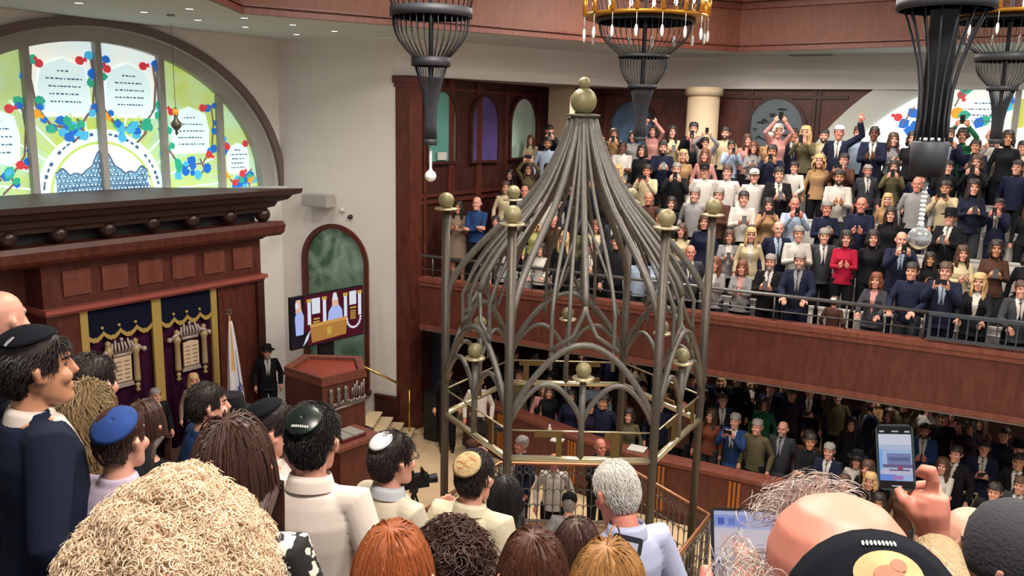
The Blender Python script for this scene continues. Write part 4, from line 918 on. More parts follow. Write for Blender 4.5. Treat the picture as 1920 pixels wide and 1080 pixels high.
def human(sex='M', pose='down', vox=.0085, head=None, arms=None, fine=False, lean=0.0, want=('body', 'top', 'jacket', 'short', 'trousers', 'skirt'), belly=0.0, collar=True):
    """returns a dict of meshes. head: 4x4 turning the head about the neck; arms: [(wrist, fdir, palm, bend, curl)*2] overriding the pose (right side x>0 first)"""
    DB, DC = (.6, .6) if fine else (.13, .16)
    sw_, sz = SH[sex]; T = Matrix.Translation((0, -.012, 1.597)) if head is None else Matrix.Translation((0, .0, 1.46)) @ head @ Matrix.Translation((0, -.012, .137))
    if arms is None:
        w, fd, pn, bd, c = POSES[pose]
        arms = [(w, fd, pn, bd, c), (mir(w), mir(fd), mir(pn), mir(bd), c)]
        if pose in ('wave',): w, fd, pn, bd, c = POSES['down']; arms[1] = (mir(w), mir(fd), mir(pn), mir(bd), c)
        if pose == 'cross': arms[1] = (V((.09, -.22, 1.17)), V((1, .2, -.1)), V((0, 1, 0)), V((-.8, -.1, -1)), .2)
    if sex == 'M': tor = [(.86, .15, .105, 0), (.95, .165, .118, 0), (1.04, .158, .115-0+belly, -.01), (1.14, .155, .112+belly*.8, -.01), (1.25, .168, .118, 0), (1.33, .172, .115, .005), (1.395, .150, .09, .01), (1.435, .10, .07, .012), (1.47, .06, .058, .01)]
    else: tor = [(.86, .155, .11, 0), (.94, .172, .12, 0), (1.04, .138, .10, 0), (1.12, .128, .096, 0), (1.22, .146, .118, -.014), (1.28, .15, .122, -.018), (1.335, .150, .105, 0), (1.39, .128, .08, .01), (1.43, .085, .062, .012), (1.465, .054, .052, .01)]
    sp = []
    for i, (w, fd, pn, bd, c) in enumerate(arms):
        s = 1 if i == 0 else -1; a = V((s*sw_, .005, sz)); sc_ = 1 if sex == 'M' else .94; e, w = joint(a, w, .285*sc_, .262*sc_, bd); sp.append((s, a, e, w, fd, pn, c))
    def torso(mb, inf, z0, z1, n=28):
        rs = []
        for z, rx, ry, y in tor:
            if z0-1e-6 <= z <= z1+1e-6: rs.append([V(((rx*.92+inf)*math.cos(2*PI*j/n), y+(ry*.94+inf)*math.sin(2*PI*j/n), z)) for j in range(n)])
        return rs
    def arm(mb, s, a, e, w, inf, end=1.0, fr=.030, cap=.0):
        k = .86 if sex == 'M' else .76; ww_ = e.lerp(w, end); inn = V((s*.085, .005, sz-.01))
        mb.tube([inn, a, a.lerp(e, .35), a.lerp(e, .8), e, e.lerp(ww_, .3), e.lerp(ww_, .75), ww_], [(.06+inf)*k, (.062+inf)*k, (.052+inf)*k, (.044+inf)*k, (.042+inf)*k, (.043+inf)*k, (.035+inf)*k, (fr+inf)*k], 14)
    out = {}
    if 'body' in want:
        m = MB(); m.rings(torso(m, 0, .8, 1.5)); m.tube([V((0, .015, 1.40)), V((0, .016, 1.45)), T@V((0, .022, -.10)), T@V((0, .012, -.04))], [.062, .055, .052, .05] if sex == 'M' else [.054, .046, .045, .045], 16)
        head_parts(m, T, fine)
        for s, a, e, w, fd, pn, c in sp:
            arm(m, s, a, e, w, 0); hand(m, w, fd, pn, c, s, 1.0 if sex == 'M' else .9)
            m.tube([V((s*.085, 0, .93)), V((s*.095, 0, .78)), V((s*.10, -.005, .5)), V((s*.10, .01, .36)), V((s*.10, .02, .09))], [.095, .082, .057, .056, .038], 12)
            m.tube([V((s*.10, .05, .05)), V((s*.105, -.06, .045)), V((s*.115, -.165, .03))], [.042, .04, .03], 8)
        me = remesh(m, vox, 2, 'body', DB); Ti = T.inverted()
        slot = [0]*len(me.polygons)
        for p in me.polygons:
            q = Ti@p.center
            if p.center.z < .1: slot[p.index] = 4; continue
            if q.z < -.15 or q.length > .2 or q.y > -.03: continue
            ax_ = abs(q.x)
            if (ax_-.031)**2/.014**2+(q.z-.008)**2/.007**2 < 1: slot[p.index] = 1
            elif .014 < ax_ < .052 and .024 < q.z < .034+.0*ax_: slot[p.index] = 3
            elif ax_ < .024 and -.079 < q.z < -.062: slot[p.index] = 2
            elif (q.z < -.05 and (q.z < -.082 or ax_ > .024 or q.z > -.062)) and q.y < -.02 and q.z > -.14: slot[p.index] = 5
        for _ in range(6): me.materials.append(None)
        me.polygons.foreach_set('material_index', slot); me.update(); out['body'] = me
    def garment(inf, hem, end=1.0, vx=vox, flare=0):
        m = MB(); r = torso(m, inf, hem+.02, 1.4365); n = 28; z0 = tor[1]
        low = [V(((z0[1]+inf+flare)*math.cos(2*PI*j/n), (z0[2]+inf+flare)*math.sin(2*PI*j/n), hem)) for j in range(n)]; r = [q for q in r if q[0].z > hem+.03]
        m.rings([low]+r); m.tube([V((0, .012, 1.40)), V((0, .012, 1.45)), V((0, .012, 1.474))], [.08, .072, .066] if sex == 'M' else [.07, .06, .056], 16)
        for s, a, e, w, fd, pn, c in sp: arm(m, s, a, e, w, inf, end, .034)
        return remesh(m, vx, 4, 'top', DC)
    if 'top' in want: out['top'] = garment(.014, .86, 1.02 if fine else .97)
    if 'short' in want:
        m = MB(); g = garment(.012, .86, .9)
        def keep(p):
            c = p.center
            for s, a, e, w, fd, pn, cc in sp:
                if c.x*s > .05 or c.y < -.14:
                    d = (w-e); t = (c-e).dot(d.normalized()); near = (c-e-d.normalized()*t).length
                    if t > -.02 and near < .075 and (c.y < -.135 or abs(c.x) > sw_-.03): return False
            return True
        out['short'] = submesh(g, keep, 'short_sleeved_top')
    if 'jacket' in want:
        g = garment(.024, .80, .95, flare=.01)
        def vmask(c):
            return c.y < -.03 and 1.08 < c.z < 1.49 and abs(c.x) < .008+(c.z-1.08)*.16 and abs(c.x) < .07
        def smask(c):   # not the sleeves
            return all((c-(e.lerp(w, max(0, min(1, (c-e).dot(w-e)/max(1e-6, (w-e).length_squared)))))).length > .075 or c.z > 1.36 for s, a, e, w, fd, pn, cc in sp)
        isv = [vmask(p.center) and smask(p.center) for p in g.polygons]
        out['jacket'] = submesh(g, lambda p: not isv[p.index], 'jacket'); out['jshirt'] = submesh(g, lambda p: isv[p.index], 'shirt')
        tie = submesh(g, lambda p: isv[p.index] and abs(p.center.x) < .012+.02*max(0, 1.3-p.center.z) and p.center.z < 1.455, 'tie')
        for v in tie.vertices: v.co.y -= .006
        out['tie'] = tie
    if 'trousers' in want:
        m = MB(); m.rings(torso(m, .006, .85, 1.05))
        for s in (-1, 1): m.tube([V((s*.085, 0, .95)), V((s*.095, 0, .78)), V((s*.10, -.005, .5)), V((s*.10, .01, .3)), V((s*.10, .015, .07))], [.103, .095, .075, .07, .066], 14)
        out['trousers'] = remesh(m, vox*1.3, 3, 'trousers', .12)
    if 'skirt' in want:
        m = MB(); n = 28; m.rings([[V((rx*math.cos(2*PI*j/n), ry*math.sin(2*PI*j/n), z)) for j in range(n)] for z, rx, ry in ((.5, .22, .18), (.7, .205, .16), (.94, .182, .13), (1.05, .145, .107))]); out['skirt'] = remesh(m, vox*1.3, 2, 'skirt', .12)
    out['T'] = T
    return out
def skull(inf, n=24):
    prof = [(-.09, .06, -.06, .05), (-.05, .066, -.093, .07), (-.01, .072, -.090, .09), (.03, .0755, -.089, .099), (.06, .0745, -.085, .098), (.09, .065, -.068, .084), (.112, .046, -.042, .058), (.124, .016, -.012, .022)]
    return [[V(((rx+inf)*math.cos(2*PI*j/n), (yf+yb)/2+((yb-yf)/2+inf)*math.sin(2*PI*j/n), z+(inf if z > .1 else inf*max(0, z)/.11))) for j in range(n)] for z, rx, yf, yb in prof]
def rough(me, amp, sc, seed=0):
    for v in me.vertices:
        q = v.co; d = noise.noise(q*sc+V((seed, 0, 0))); v.co = q*(1+amp*d)
def hair(kind, vox=.007):
    """hair shapes in head-local space"""
    m = MB(); rnd = random.Random(hash(kind) % 99+3)
    if kind == 'puff':
        rn = random.Random(5)
        for i in range(230):
            z = 1-2*(i+.5)/230; a = i*2.39996; r = math.sqrt(1-z*z); d = V((r*math.cos(a), r*math.sin(a), z)); p = V((d.x*.132, .006+d.y*.15, .016+d.z*.155))*rn.uniform(.9, 1.08)
            if p.y < -.05 and p.z < .06: continue
            m.ell(p, rn.uniform(.02, .042), 8, 6)
        m.rings(skull(.04)); me = remesh(m, .006, 2, 'hair'); rough(me, .02, 60, 2); return submesh(me, lambda p: not (p.center.y < -.07 and p.center.z < .05), 'hair')
    if kind == 'thin':
        m.rings(skull(.005)); me = remesh(m, .005, 1, 'hair', .5); return submesh(me, lambda p: not ((p.center.y < -.05 and p.center.z < .062) or (p.center.y < .0 and p.center.z < .0) or (p.center.z < -.03 and p.center.y < .04) or p.center.z < -.07), 'hair')
    if kind in ('short', 'fringe', 'bald', 'cropped'):
        m.rings(skull(.016 if kind == 'short' else .009)); me = remesh(m, vox, 1, 'hair', .4); rough(me, .09 if kind == 'short' else .05, 55)
        if kind == 'bald': k = lambda c: c.y > -.01 and -.075 < c.z < .035 and not (abs(c.x) > .06 and c.z < -.04) and (abs(c.x) > .055 or c.y > .055)
        else: k = lambda c: not ((c.y < -.045 and c.z < .062) or (c.y < -.005 and c.z < .0) or (c.z < -.035 and c.y < .035) or c.z < -.078)
        return submesh(me, lambda p: k(p.center), 'hair')
    if kind in ('long', 'bob', 'curly', 'updo'):
        m.rings(skull(.02)[1:])
        L = {'long': .34, 'bob': .17, 'curly': .22, 'updo': .05}[kind]
        n = 18
        for j in range(n):
            a = PI*(-.22)+PI*1.44*j/(n-1); x = math.cos(a); y = math.sin(a); r = .082
            z0 = .05; pts = []; Lj = L*rnd.uniform(.85, 1.05)
            for k in range(7):
                f = k/6; rr = r*(1+.25*f) if kind != 'curly' else r*(1.1+.35*math.sin(f*2.6)); wv = .010*math.sin(f*9+j*1.7)
                pts.append(V((x*(rr+wv), .006+y*(rr*1.18+wv)+(.01*f), z0-f*Lj-.02)))
            m.tube(pts, [.02, .022, .023, .023, .021, .017, .009], 7)
        if kind == 'curly':
            for j in range(70):
                a = rnd.uniform(0, 2*PI); b = rnd.uniform(-.1, 1.4); q = V((.09*math.cos(a)*math.cos(b), .012+.105*math.sin(a)*math.cos(b), .02+.12*math.sin(b)))
                if not (q.y < -.05 and q.z < .07): m.ell(q, rnd.uniform(.016, .026), 7, 5)
        if kind == 'updo': m.ell((0, .07, .10), .045, 10, 8)
        me = remesh(m, vox, 2, 'hair', .4); rough(me, .03, 40)
        return submesh(me, lambda p: not ((p.center.y < -.052 and p.center.z < .068 and abs(p.center.x) < .058) or (p.center.y < -.085 and p.center.z < .06)), 'hair')
def hat(kind):
    m = MB()
    if kind == 'kippah':
        c = V((0, .03, .0)); ax = V((0, .42, 1)).normalized(); X = V((1, 0, 0)); Y = ax.cross(X)
        m.lathe([(.118*math.sin(t), .118*math.cos(t)+.008) for t in (.62, .5, .38, .25, .12, .0)], c, 20, (X, Y, ax)); m.lathe([(.112*math.sin(t), .112*math.cos(t)+.006) for t in (.0, .3, .62)], c, 20, (X, Y, ax))
    elif kind == 'fedora':
        m.lathe([(.085, .04), (.155, .052), (.16, .058), (.15, .06), (.098, .06), (.094, .12), (.085, .165), (.05, .172), (.0, .165)], (0, .005, 0), 24)
    elif kind == 'cap':
        m.lathe([(.09, .045), (.092, .075), (.08, .115), (.045, .142), (.0, .15)], (0, .005, 0), 20); m.rings([[V((x, y, .052+d)) for x, y in ((-.07, -.07), (-.055, -.15), (0, -.17), (.055, -.15), (.07, -.07))] for d in (0, .01)])
    return m.build('hat', [None], me_only=True)
P_MESH = {}
def proto(sex, pose):
    k = (sex, pose)
    if k not in P_MESH: P_MESH[k] = human(sex, pose)
    return P_MESH[k]
HAIRS = {k: hair(k) for k in ('short', 'cropped', 'bald', 'long', 'bob', 'curly', 'updo')}
HATS = {k: hat(k) for k in ('kippah', 'fedora', 'cap')}
for me in list(HAIRS.values()): me.materials.append(None)
EYE_ = mat('eye_dark', '2a211d', .3); SHOE = mat('shoe_black', '141414', .4)
SKINS = {'p': mat('skin_pink', 'd39a86', .5), 'r': mat('skin_ruddy', 'c9806e', .5), 't': mat('skin_tan', 'b98364', .5), 'd': mat('skin_deep', '6b4433', .5)}
LIP = mat('lip', 'a8605a', .5)
HC_ = {'d': ('dark', mat('hair_dark', '241c1a', .55, var=.2, vs=30)), 'b': ('brown', mat('hair_brown', '4a3225', .55, var=.2, vs=30)), 'r': ('auburn', mat('hair_auburn', '6e3c26', .55, var=.2, vs=30)),
       'y': ('blond', mat('hair_blond', 'c2a070', .55, var=.2, vs=30)), 'g': ('grey', mat('hair_grey', '85807c', .6, var=.2, vs=30)), 'w': ('white', mat('hair_white', 'cfc9c2', .6, var=.1, vs=30))}
CL = {'W': ('white', 'c9c4be'), 'k': ('black', '17181c'), 'n': ('navy', '1c2138'), 'g': ('grey', '8d8c8e'), 'b': ('light blue', '9fb0c6'), 'c': ('cream', 'c6b795'), 'R': ('red', 'a81a38'), 't': ('tan', 'a5835e'), 'o': ('olive', '5a553e'),
      'p': ('pink', 'c08a86'), 'm': ('brown', '4d3328'), 'B': ('blue', '24406e'), 'y': ('yellow green', 'a8a865'), 'l': ('lilac', 'a59cae'), 'G': ('charcoal', '3a3c42'), 'e': ('green', '1f5a3e'), 'u': ('rust', '7e4632'), 's': ('striped', None), 'v': ('dark purple', '2c2236')}
def cloth(k):
    if k == 's': return stripes('cloth_striped', 'b8a08c', '3a302e', 90)
    return mat('cloth_'+CL[k][0].replace(' ', '_'), CL[k][1], .85, var=.06, vs=10, spec=.2)
def slots(o, ms):
    for i, m in enumerate(ms):
        if i < len(o.material_slots): o.material_slots[i].link = 'OBJECT'; o.material_slots[i].material = m
def child(name, me, parent, ms):
    if len(me.materials) == 0: me.materials.append(None)
    o = bpy.data.objects.new(name, me); COL.objects.link(o); o.parent = parent; slots(o, ms); return o
POSEW = {'down': 'standing with arms down', 'clap': 'clapping', 'hold': 'holding a phone at the chest', 'photo': 'filming with a raised phone', 'over': 'reaching overhead with a phone', 'cross': 'with folded arms', 'rail': 'leaning forward with hands low', 'wave': 'waving one arm high'}
PHONE = None; PEOPLE = []
def phone_mesh():
    m = MB(); m.cur = 0; m.box((0, 0, 0), (.075, .010, .15)); m.cur = 1; m.box((0, .0055, 0), (.068, .002, .138)); m.cur = 0; m.ell((.02, -.006, .055), (.012, .003, .012), 8, 4); return m.build('smartphone', [BLACK, mat('phone_screen_dim', '6d7890', .2, emit=.3)], me_only=True)
def person(loc, H, sex, pose, top, hairk, hk='short', hatk=None, rz=0, skin='p', where='', beard=False, bottom=None, suit=False, extra=''):
    global PHONE
    P = proto(sex, pose); k = H/1.72
    t = thing('person', '', 'person', loc, rz); t.scale = (k, k, k)
    hm = HC_[hairk][1] if hairk in HC_ else HC_['g'][1]; sk = SKINS[skin]
    child('body', P['body'], t, [sk, EYE_, LIP if sex == 'F' else sk, hm, SHOE, hm if beard else sk])
    if suit:
        child('jacket', P['jacket'], t, [cloth(top)]); child('shirt', P['jshirt'], t, [cloth(suit)])
        if sex == 'M': child('tie', P['tie'], t, [cloth('G' if top != 'G' else 'n')])
    elif top in ('R',) or pose in ('down', 'rail', 'wave') or suit is False and not extra == 'short': child('top', P['top'], t, [cloth(top)])
    else: child('short_sleeved_top', P['short'], t, [cloth(top)])
    bt = bottom or ('n' if top == 'n' and suit else 'k' if (top == 'k' or random.random() < .7) else 'G')
    if bt == 'S': child('skirt', proto(sex, 'down')['skirt'], t, [cloth(top)])
    else: child('trousers', proto(sex, 'down')['trousers'], t, [cloth(bt)])
    T = P['T']
    hs = 'short' if hairk == '0' else hk
    ho = child('hair', HAIRS['bald' if hairk == '0' else 'cropped' if hatk in ('C', 'Y', 'Q', 'F') and hk == 'short' else hk], t, [hm]); ho.location = T.translation
    if hatk:
        kk, c = {'k': ('kippah', 'W'), 'K': ('kippah', 'k'), 'F': ('fedora', 'k'), 'C': ('cap', 'k'), 'Y': ('cap', 'm'), 'Q': ('cap', 'W')}[hatk]
        h = child({'kippah': 'kippah', 'fedora': 'brimmed_hat', 'cap': 'cap'}[kk], HATS[kk], t, [cloth(c)]); h.location = T.translation
    hw = 'bald' if hairk == '0' else HC_[hairk][0]+'-haired'
    hl = {'k': ' in white kippah', 'K': ' in black kippah', 'F': ' in black brimmed hat', 'C': ' in black cap', 'Y': ' in maroon cap', 'Q': ' in white cap'}.get(hatk, '')
    lh = {'long': 'long ', 'bob': 'bobbed ', 'curly': 'curly '}.get(hk, '') if hairk != '0' else ''
    desc = '%s%s person%s in %s %s' % (lh, hw, hl, CL[top][0], 'suit' if suit and sex == 'M' else 'jacket' if suit else 'dress' if bt == 'S' else 'top')
    if hl: desc = '%s-haired person%s, %s %s' % (HC_[hairk][0] if hairk in HC_ else 'bald', hl, CL[top][0], 'suit' if suit else 'top')
    if hl and hairk == '0': desc = desc.replace('bald-haired', 'bald')
    PEOPLE.append([t, desc, POSEW[pose], where, None])
    if pose in ('photo', 'over', 'hold'):
        if PHONE is None: PHONE = phone_mesh()
        pl_ = {'photo': V((0, -.36, 1.50)), 'over': V((0, -.26, 1.87)), 'hold': V((0, -.36, 1.27))}[pose]
        o = bpy.data.objects.new('smartphone', PHONE); COL.objects.link(o); o.scale = t.scale
        o.location = V(loc)+Matrix.Rotation(rz, 3, 'Z')@(pl_*k); tilt = {'photo': 0, 'over': .2, 'hold': -.5}[pose]
        o.rotation_euler = (tilt, 0 if random.random() < .75 else PI/2, rz); o['category'] = 'phone'; PEOPLE[-1][4] = o
    return t
ORD = ['leftmost', 'second', 'third', 'fourth', 'fifth', 'sixth', 'seventh', 'eighth', 'ninth', 'tenth']
NUM = ['', 'one', 'two', 'three', 'four', 'five', 'six', 'seven', 'eight', 'nine', 'ten']
def label_people():
    groups = {}
    for p in PEOPLE:
        u, v = proj(p[0].location+ZZ*1.5)
        groups.setdefault((p[1], p[2], p[3]), []).append((u, p))
    for (d, a, w), L in groups.items():
        L.sort(key=lambda x: x[0])
        for i, (u, p) in enumerate(L):
            base = '%s %s, %s' % (d, a, w)
            if len(L) > 1: base = '%s of %s: %s' % (ORD[i] if i == 0 else 'rightmost' if i == len(L)-1 else ORD[i]+' from left', NUM[len(L)], base)
            words = base.split()
            if len(words) > 16: base = base.replace(' with a raised phone', '').replace(' standing with arms down', '').replace(' a phone', '').replace('leaning forward with ', '')
            base = ' '.join(base.split()[:16]).rstrip(',:')
            p[0]['label'] = base; p[0]['group'] = 'people standing in the %s' % w
            if p[4] is not None:
                q = {'film': 'raised phone of ', 'hold': 'phone at the chest of ', 'reac': 'overhead phone of '}[a[:4]]
                pl_ = q + base.replace(' filming with a raised phone', '').replace(' holding a phone at the chest', '').replace(' reaching overhead with a phone', '').replace(' filming', '').replace(' holding', '')
                p[4]['label'] = ' '.join(pl_.split()[:16]).rstrip(',:'); p[4]['group'] = 'phones held up by the congregants'
# ------------------------------------------------------------ the crowd on the far balcony (head-top pixel, then look)
# u v sex pose top hair [style=..] [hat] [S=shirt under a jacket] [D=deep skin] [r=ruddy] [B=beard] [K=skirt]
UP_ = '''
996 256 F clap c b long|1030 234 M photo k d short C|1050 258 M down b d short - B|987 305 F over o b long|965 318 F down v d long|1024 306 M down k d short|958 340 F down c b bob
981 347 M down l 0 short - r|1013 353 M down W w short - r|879 378 F clap s d long - K|908 369 M cross B 0 short|937 405 F down k d bob|1003 412 F down y y curly|1041 404 M down m 0 short - r|1102 412 F down c r bob - r
1058 434 F down k y long|1128 450 M clap k g short - S|1015 456 F rail W d bob|940 462 F down g b bob|1212 472 M down b g short|1180 440 M down k d short|1075 350 M down n g short|1165 395 M down G d short - S
1128 232 M clap p 0 short - r|1162 241 F photo t b long|1187 245 F down g d bob|1147 265 M down v d short|1178 264 M cross W d cropped - D|1195 270 F down k d bob|1223 262 M hold n d short - B|1255 234 F over p d bob
1267 235 F hold c d long|1307 220 M photo k d short - Sp|1249 279 F down t y bob|1294 278 F down p r long|1270 300 M photo k g cropped|1214 308 M photo c d short - r|1158 309 F down t y bob|1085 268 F down k d long|1104 286 M down m d short
1336 257 M over g d short|1378 238 M down c d short - B|1400 251 F down p b long|1383 263 M photo b d short|1441 227 F over p w updo|1436 247 F down t w cropped|1428 274 F hold g r curly|1470 240 M down n d short - S
1513 236 F photo o y long|1500 273 M photo n d short|1322 304 M down W d short C|1365 309 M down W b short|1418 317 M down W d short Q|1459 309 M hold k d short K S
1552 242 M clap c d short k B|1601 235 M wave n w short - rS|1619 234 M down b b short|1646 232 M clap n d cropped - DS|1688 249 F clap g b long|1706 246 F down k d bob|1594 288 M photo m d short|1519 304 M rail W d short|1575 315 M clap W d short - B
1639 309 M down G g short - SrB|1661 300 F photo o d long|1683 314 M down n g short - S|1556 290 F down t y curly|1802 232 M photo n b short - Sb|1824 231 F over e d updo|1857 235 M photo W 0 short|1906 250 M down g b short|1878 244 F down k d bob
1778 288 F photo k b bob k|1827 261 M hold n d short|1879 263 M hold c d short|1191 345 M hold W d short|1230 360 M down m 0 short - r|1247 368 F down k d bob|1254 386 M clap k d short|1283 350 M down g g short|1343 352 M clap m g short
1393 358 M hold W d short|1442 371 F photo t d long|1296 421 F down c b curly|1352 430 F hold g b bob - S|1402 425 F down c y long - S|1487 369 M photo b 0 short - r|1551 377 M hold n g short - r|1617 369 M clap n 0 short - r
1472 416 M down n 0 short - Sb|1534 424 M hold W g short k|1583 429 F clap R d bob|1653 430 M photo n 0 short - Sb|1672 388 F down k d long|1747 332 M down g 0 short - r|1800 340 M photo c d short|1844 336 F hold n d long
1848 371 M photo n d short - Sr|1784 393 M hold k b short F S|1898 386 F down k b long|1916 346 M down c b short|1727 374 F down t y long|1277 457 M down G 0 short - Sr|1330 480 F clap g r long - S|1380 487 F clap g r bob - Sp|1440 476 M hold k g short - SB
1496 473 M rail n g short - SgB|1645 511 F rail G r bob - Sp|1714 492 M rail n d short|1775 487 M photo n b short - Sb|1695 470 F hold k d long|1806 460 F clap c b long|1860 449 F hold m d bob|1907 465 F down k d bob
1839 512 F rail k y long - S|1917 526 M rail G b short - S|1760 300 M down k d short|1735 262 F down k b long|1910 300 M down n d short|1310 400 F down n b bob|1560 430 M down G g short - S|1612 430 F down k d bob|1215 420 M down k g short - S|1245 455 M clap b g short
1075 415 F down o d bob|975 420 F down g d long|1150 350 F down k d long|1120 330 M down n d short'''
ROWN = ['front', 'second', 'third', 'fourth', 'fifth', 'sixth']
def parse(line):
    f = line.split(); u, v = float(f[0]), float(f[1]); sex, pose, top, hk = f[2:6]; st = f[6] if len(f) > 6 else ('short' if sex == 'M' else 'long')
    ht = f[7] if len(f) > 7 and f[7] != '-' else None; fl = f[8] if len(f) > 8 else ''
    if ht and len(ht) > 1: fl, ht = ht, None
    suit = False
    if 'S' in fl: i = fl.index('S'); c = fl[i+1:i+2]; suit = c if c in ('p', 'b', 'g') else 'W'
    sk = 'd' if 'D' in fl else 'r' if 'r' in fl else ('t' if hk == 'd' and (int(u)*7) % 3 == 0 else 'p')
    return u, v, sex, pose, top, hk, st, ht, sk, suit, 'B' in fl, 'K' in fl
rnd = random.Random(21)
PEND = []
for line in UP_.replace('\n', '|').split('|'):
    if not line.strip(): continue
    u, v, sex, pose, top, hk, st, ht, sk, suit, bd, skirt = parse(line)
    want = 1.72 if sex == 'M' else 1.63; best = None
    for k in range(1, 7):
        w = ROW0+ROWD*(k-1)+(.0 if k > 1 else -.05); p = PL(u, v, bq(0, w), BN); H = p.z-rowz(k)-.01; e = abs(H-want)
        if best is None or e < best[0]: best = (e, k, p, H, w)
    e, k, p, H, w = best; H = max(1.5, min(1.88, H))
    PEND.append([V((p.x, p.y, rowz(k))), k, H, (sex, pose, top, hk, st, ht, sk, bd, skirt, suit)])
for it in range(60):
    for i in range(len(PEND)):
        for j in range(i):
            a, b = PEND[i], PEND[j]
            if abs(a[1]-b[1]) > 1: continue
            need = .46 if a[1] == b[1] else .40
            dl = a[0]-b[0]; dl.z = 0
            if dl.length < need:
                if dl.length < .01: dl = BT*.01
                ps = dl.normalized()*(need-dl.length)*.25; a[0] = a[0]+ps; b[0] = b[0]-ps
    for P_ in PEND:
        k = P_[1]; w = (P_[0]-BP0).dot(BN); q = (P_[0]-BP0).dot(BT); lo = .34 if k == 1 else ROW0+ROWD*(k-1)-ROWD/2+.06; hi = ROW0+ROWD*(k-1)+.06
        P_[0] = bq(q, max(lo, min(hi, w)), rowz(k))
for loc, k, H, (sex, pose, top, hk, st, ht, sk, bd, skirt, suit) in PEND:
    d = V((-1.5, 2, 0))-loc; rz = math.atan2(d.x, -d.y)*.8+rnd.uniform(-.25, .25)
    person(loc, H, sex, pose, top, hk, st, ht, rz, sk, '%s balcony row' % ROWN[k-1], bd, 'S' if skirt else None, suit)
# a child leaning on the rail from behind, white kippah
p = PL(1567, 541, bq(0, .45), BN); person(V((p.x, p.y, FL0)), 1.18, 'M', 'down', 'm', 'b', 'short', 'k', 2.4, 'p', 'front balcony row')

# ------------------------------------------------------------ lower seats, under the balcony and round the bimah
LOW = '''
1380 775 M photo B g short - S|1335 766 F down u b long|1356 737 M down n b short - S|1353 704 F down k y bob|1320 731 F down k d long|1329 693 M down n d short|1412 704 F clap k y bob - S|1384 700 M down k d short|1282 752 M down m 0 short - r|1253 728 F down v d bob
1240 746 M down n d short|1408 782 M down o g short|1443 788 M down G 0 short - SgB|1447 716 M down n b short - Sg|1471 711 M down n d short|1520 722 M hold k b short - S|1545 727 F hold m d bob Q|1497 803 F down m d bob|1521 812 M cross k d short|1547 855 M clap n g short - S
1491 718 M down v d short|1571 731 M down o b short|1598 782 F down k d long|1624 748 M down n d cropped - DSg|1641 738 F photo t y bob|1697 745 M over o d short|1576 842 F down W d bob F|1612 846 F down k b long|1632 878 F down k y bob|1585 890 F down e b bob
1735 793 M clap B d cropped k SrB|1739 752 M down W d short|1758 764 M down k d short|1784 762 F down p d bob|1806 786 F down v d bob|1842 781 F down m b long|1847 826 M hold n d short - S|1770 858 F cross W b long - K|1790 838 M down k d short - S|1868 905 M down k d short - S
1914 850 M down k d short - S|1917 893 M clap G b short - S|1885 802 M down n d short|1912 826 M down k d short F S|1662 800 F down k d long|1680 760 F down o b bob|1435 745 F down e b bob|1300 700 M down n d short|1700 900 F down m d long|1650 925 F down m d bob'''
LOW2 = '''
922 697 M down W 0 short - r|872 676 M down k d short|983 728 F down p b bob|1072 731 F down n d bob|1013 735 F down k b bob|1066 695 M down k d short - S|1120 705 M down b d short|1128 742 M down n d short|1168 750 F down k b bob|1205 716 M down m d short - r
1195 670 F down c b long|1037 700 F down k d bob|1190 775 F down o d bob|965 655 M down n d short|1002 662 F down k d bob|1030 652 M down k b short|1092 656 F down m d bob|1150 655 M down n d short|1218 664 F down k b bob|935 660 F down v d bob|1230 700 M down k g short - S|1100 760 F down v d bob|960 700 M down o d short'''
lt = []
def clear_parapet(p, side, need=.42, it_=0):
    for a, b in zip(pp[:-1], pp[1:]):
        ab = b-a; t = max(0, min(1, (p-a).dot(ab)/ab.length_squared)); q = a+ab*t; n = V((-ab.y, ab.x, 0)).normalized()*side; d = V((p.x-q.x, p.y-q.y, 0))
        if d.length < need or (0 < t < 1 and -.6 < d.dot(n) < 0): p = V((q.x, q.y, p.z))+n*need
    if it_ < 2: return clear_parapet(p, side, need, it_+1)
    return p
def low(line, where, zf=0.0):
    u, v, sex, pose, top, hk, st, ht, sk, suit, bd, skirt = parse(line)
    H = (1.74 if sex == 'M' else 1.63)+rnd.uniform(-.04, .04); p = PZ(u, v, zf+H+.01); loc = V((p.x, p.y, zf))
    for _ in range(14):
        for l2 in lt:
            if (l2-loc).length < .41:
                dd = loc-l2; dd = dd if dd.length > .02 else BN*.1; loc = loc+dd.normalized()*(.42-dd.length)
    loc = clear_parapet(loc, 1 if u > 930 else -1, .42 if u > 930 else .5)
    lt.append(loc)
    d = V((-3, 5, 0))-loc; rz = math.atan2(d.x, -d.y)*.7+rnd.uniform(-.3, .3)
    person(loc, H, sex, pose, top, hk, st, ht, rz, sk, where, bd, 'S' if skirt else None, suit)
for line in LOW.replace('\n', '|').split('|'):
    if line.strip(): low(line, 'lower seats on the right' if float(line.split()[0]) > 1500 else 'lower seats under the balcony')
for line in LOW2.replace('\n', '|').split('|'):
    if line.strip(): low(line, 'seats behind the iron dome')
def at(u, v, H, sex, pose, top, hk, st, ht, rz, sk, where, zf=0.0, suit=False, beard=False, bottom=None):
    p = PZ(u, v, zf+H+.01); q = V((p.x, p.y, zf))
    if zf == 0:
        for _ in range(20):
            q = clear_parapet(q, -1)
            for l2 in lt:
                dd = q-l2
                if dd.length < .45: q = q+(dd.normalized() if dd.length > .02 else -BN)*(.46-dd.length)
        lt.append(q)
    person(q, H, sex, pose, top, hk, st, ht, rz, sk, where, beard, bottom, suit)
at(980, 818, 1.75, 'M', 'down', 'n', 'g', 'short', None, -1.2, 'r', 'space in front of the parapet', suit='W')
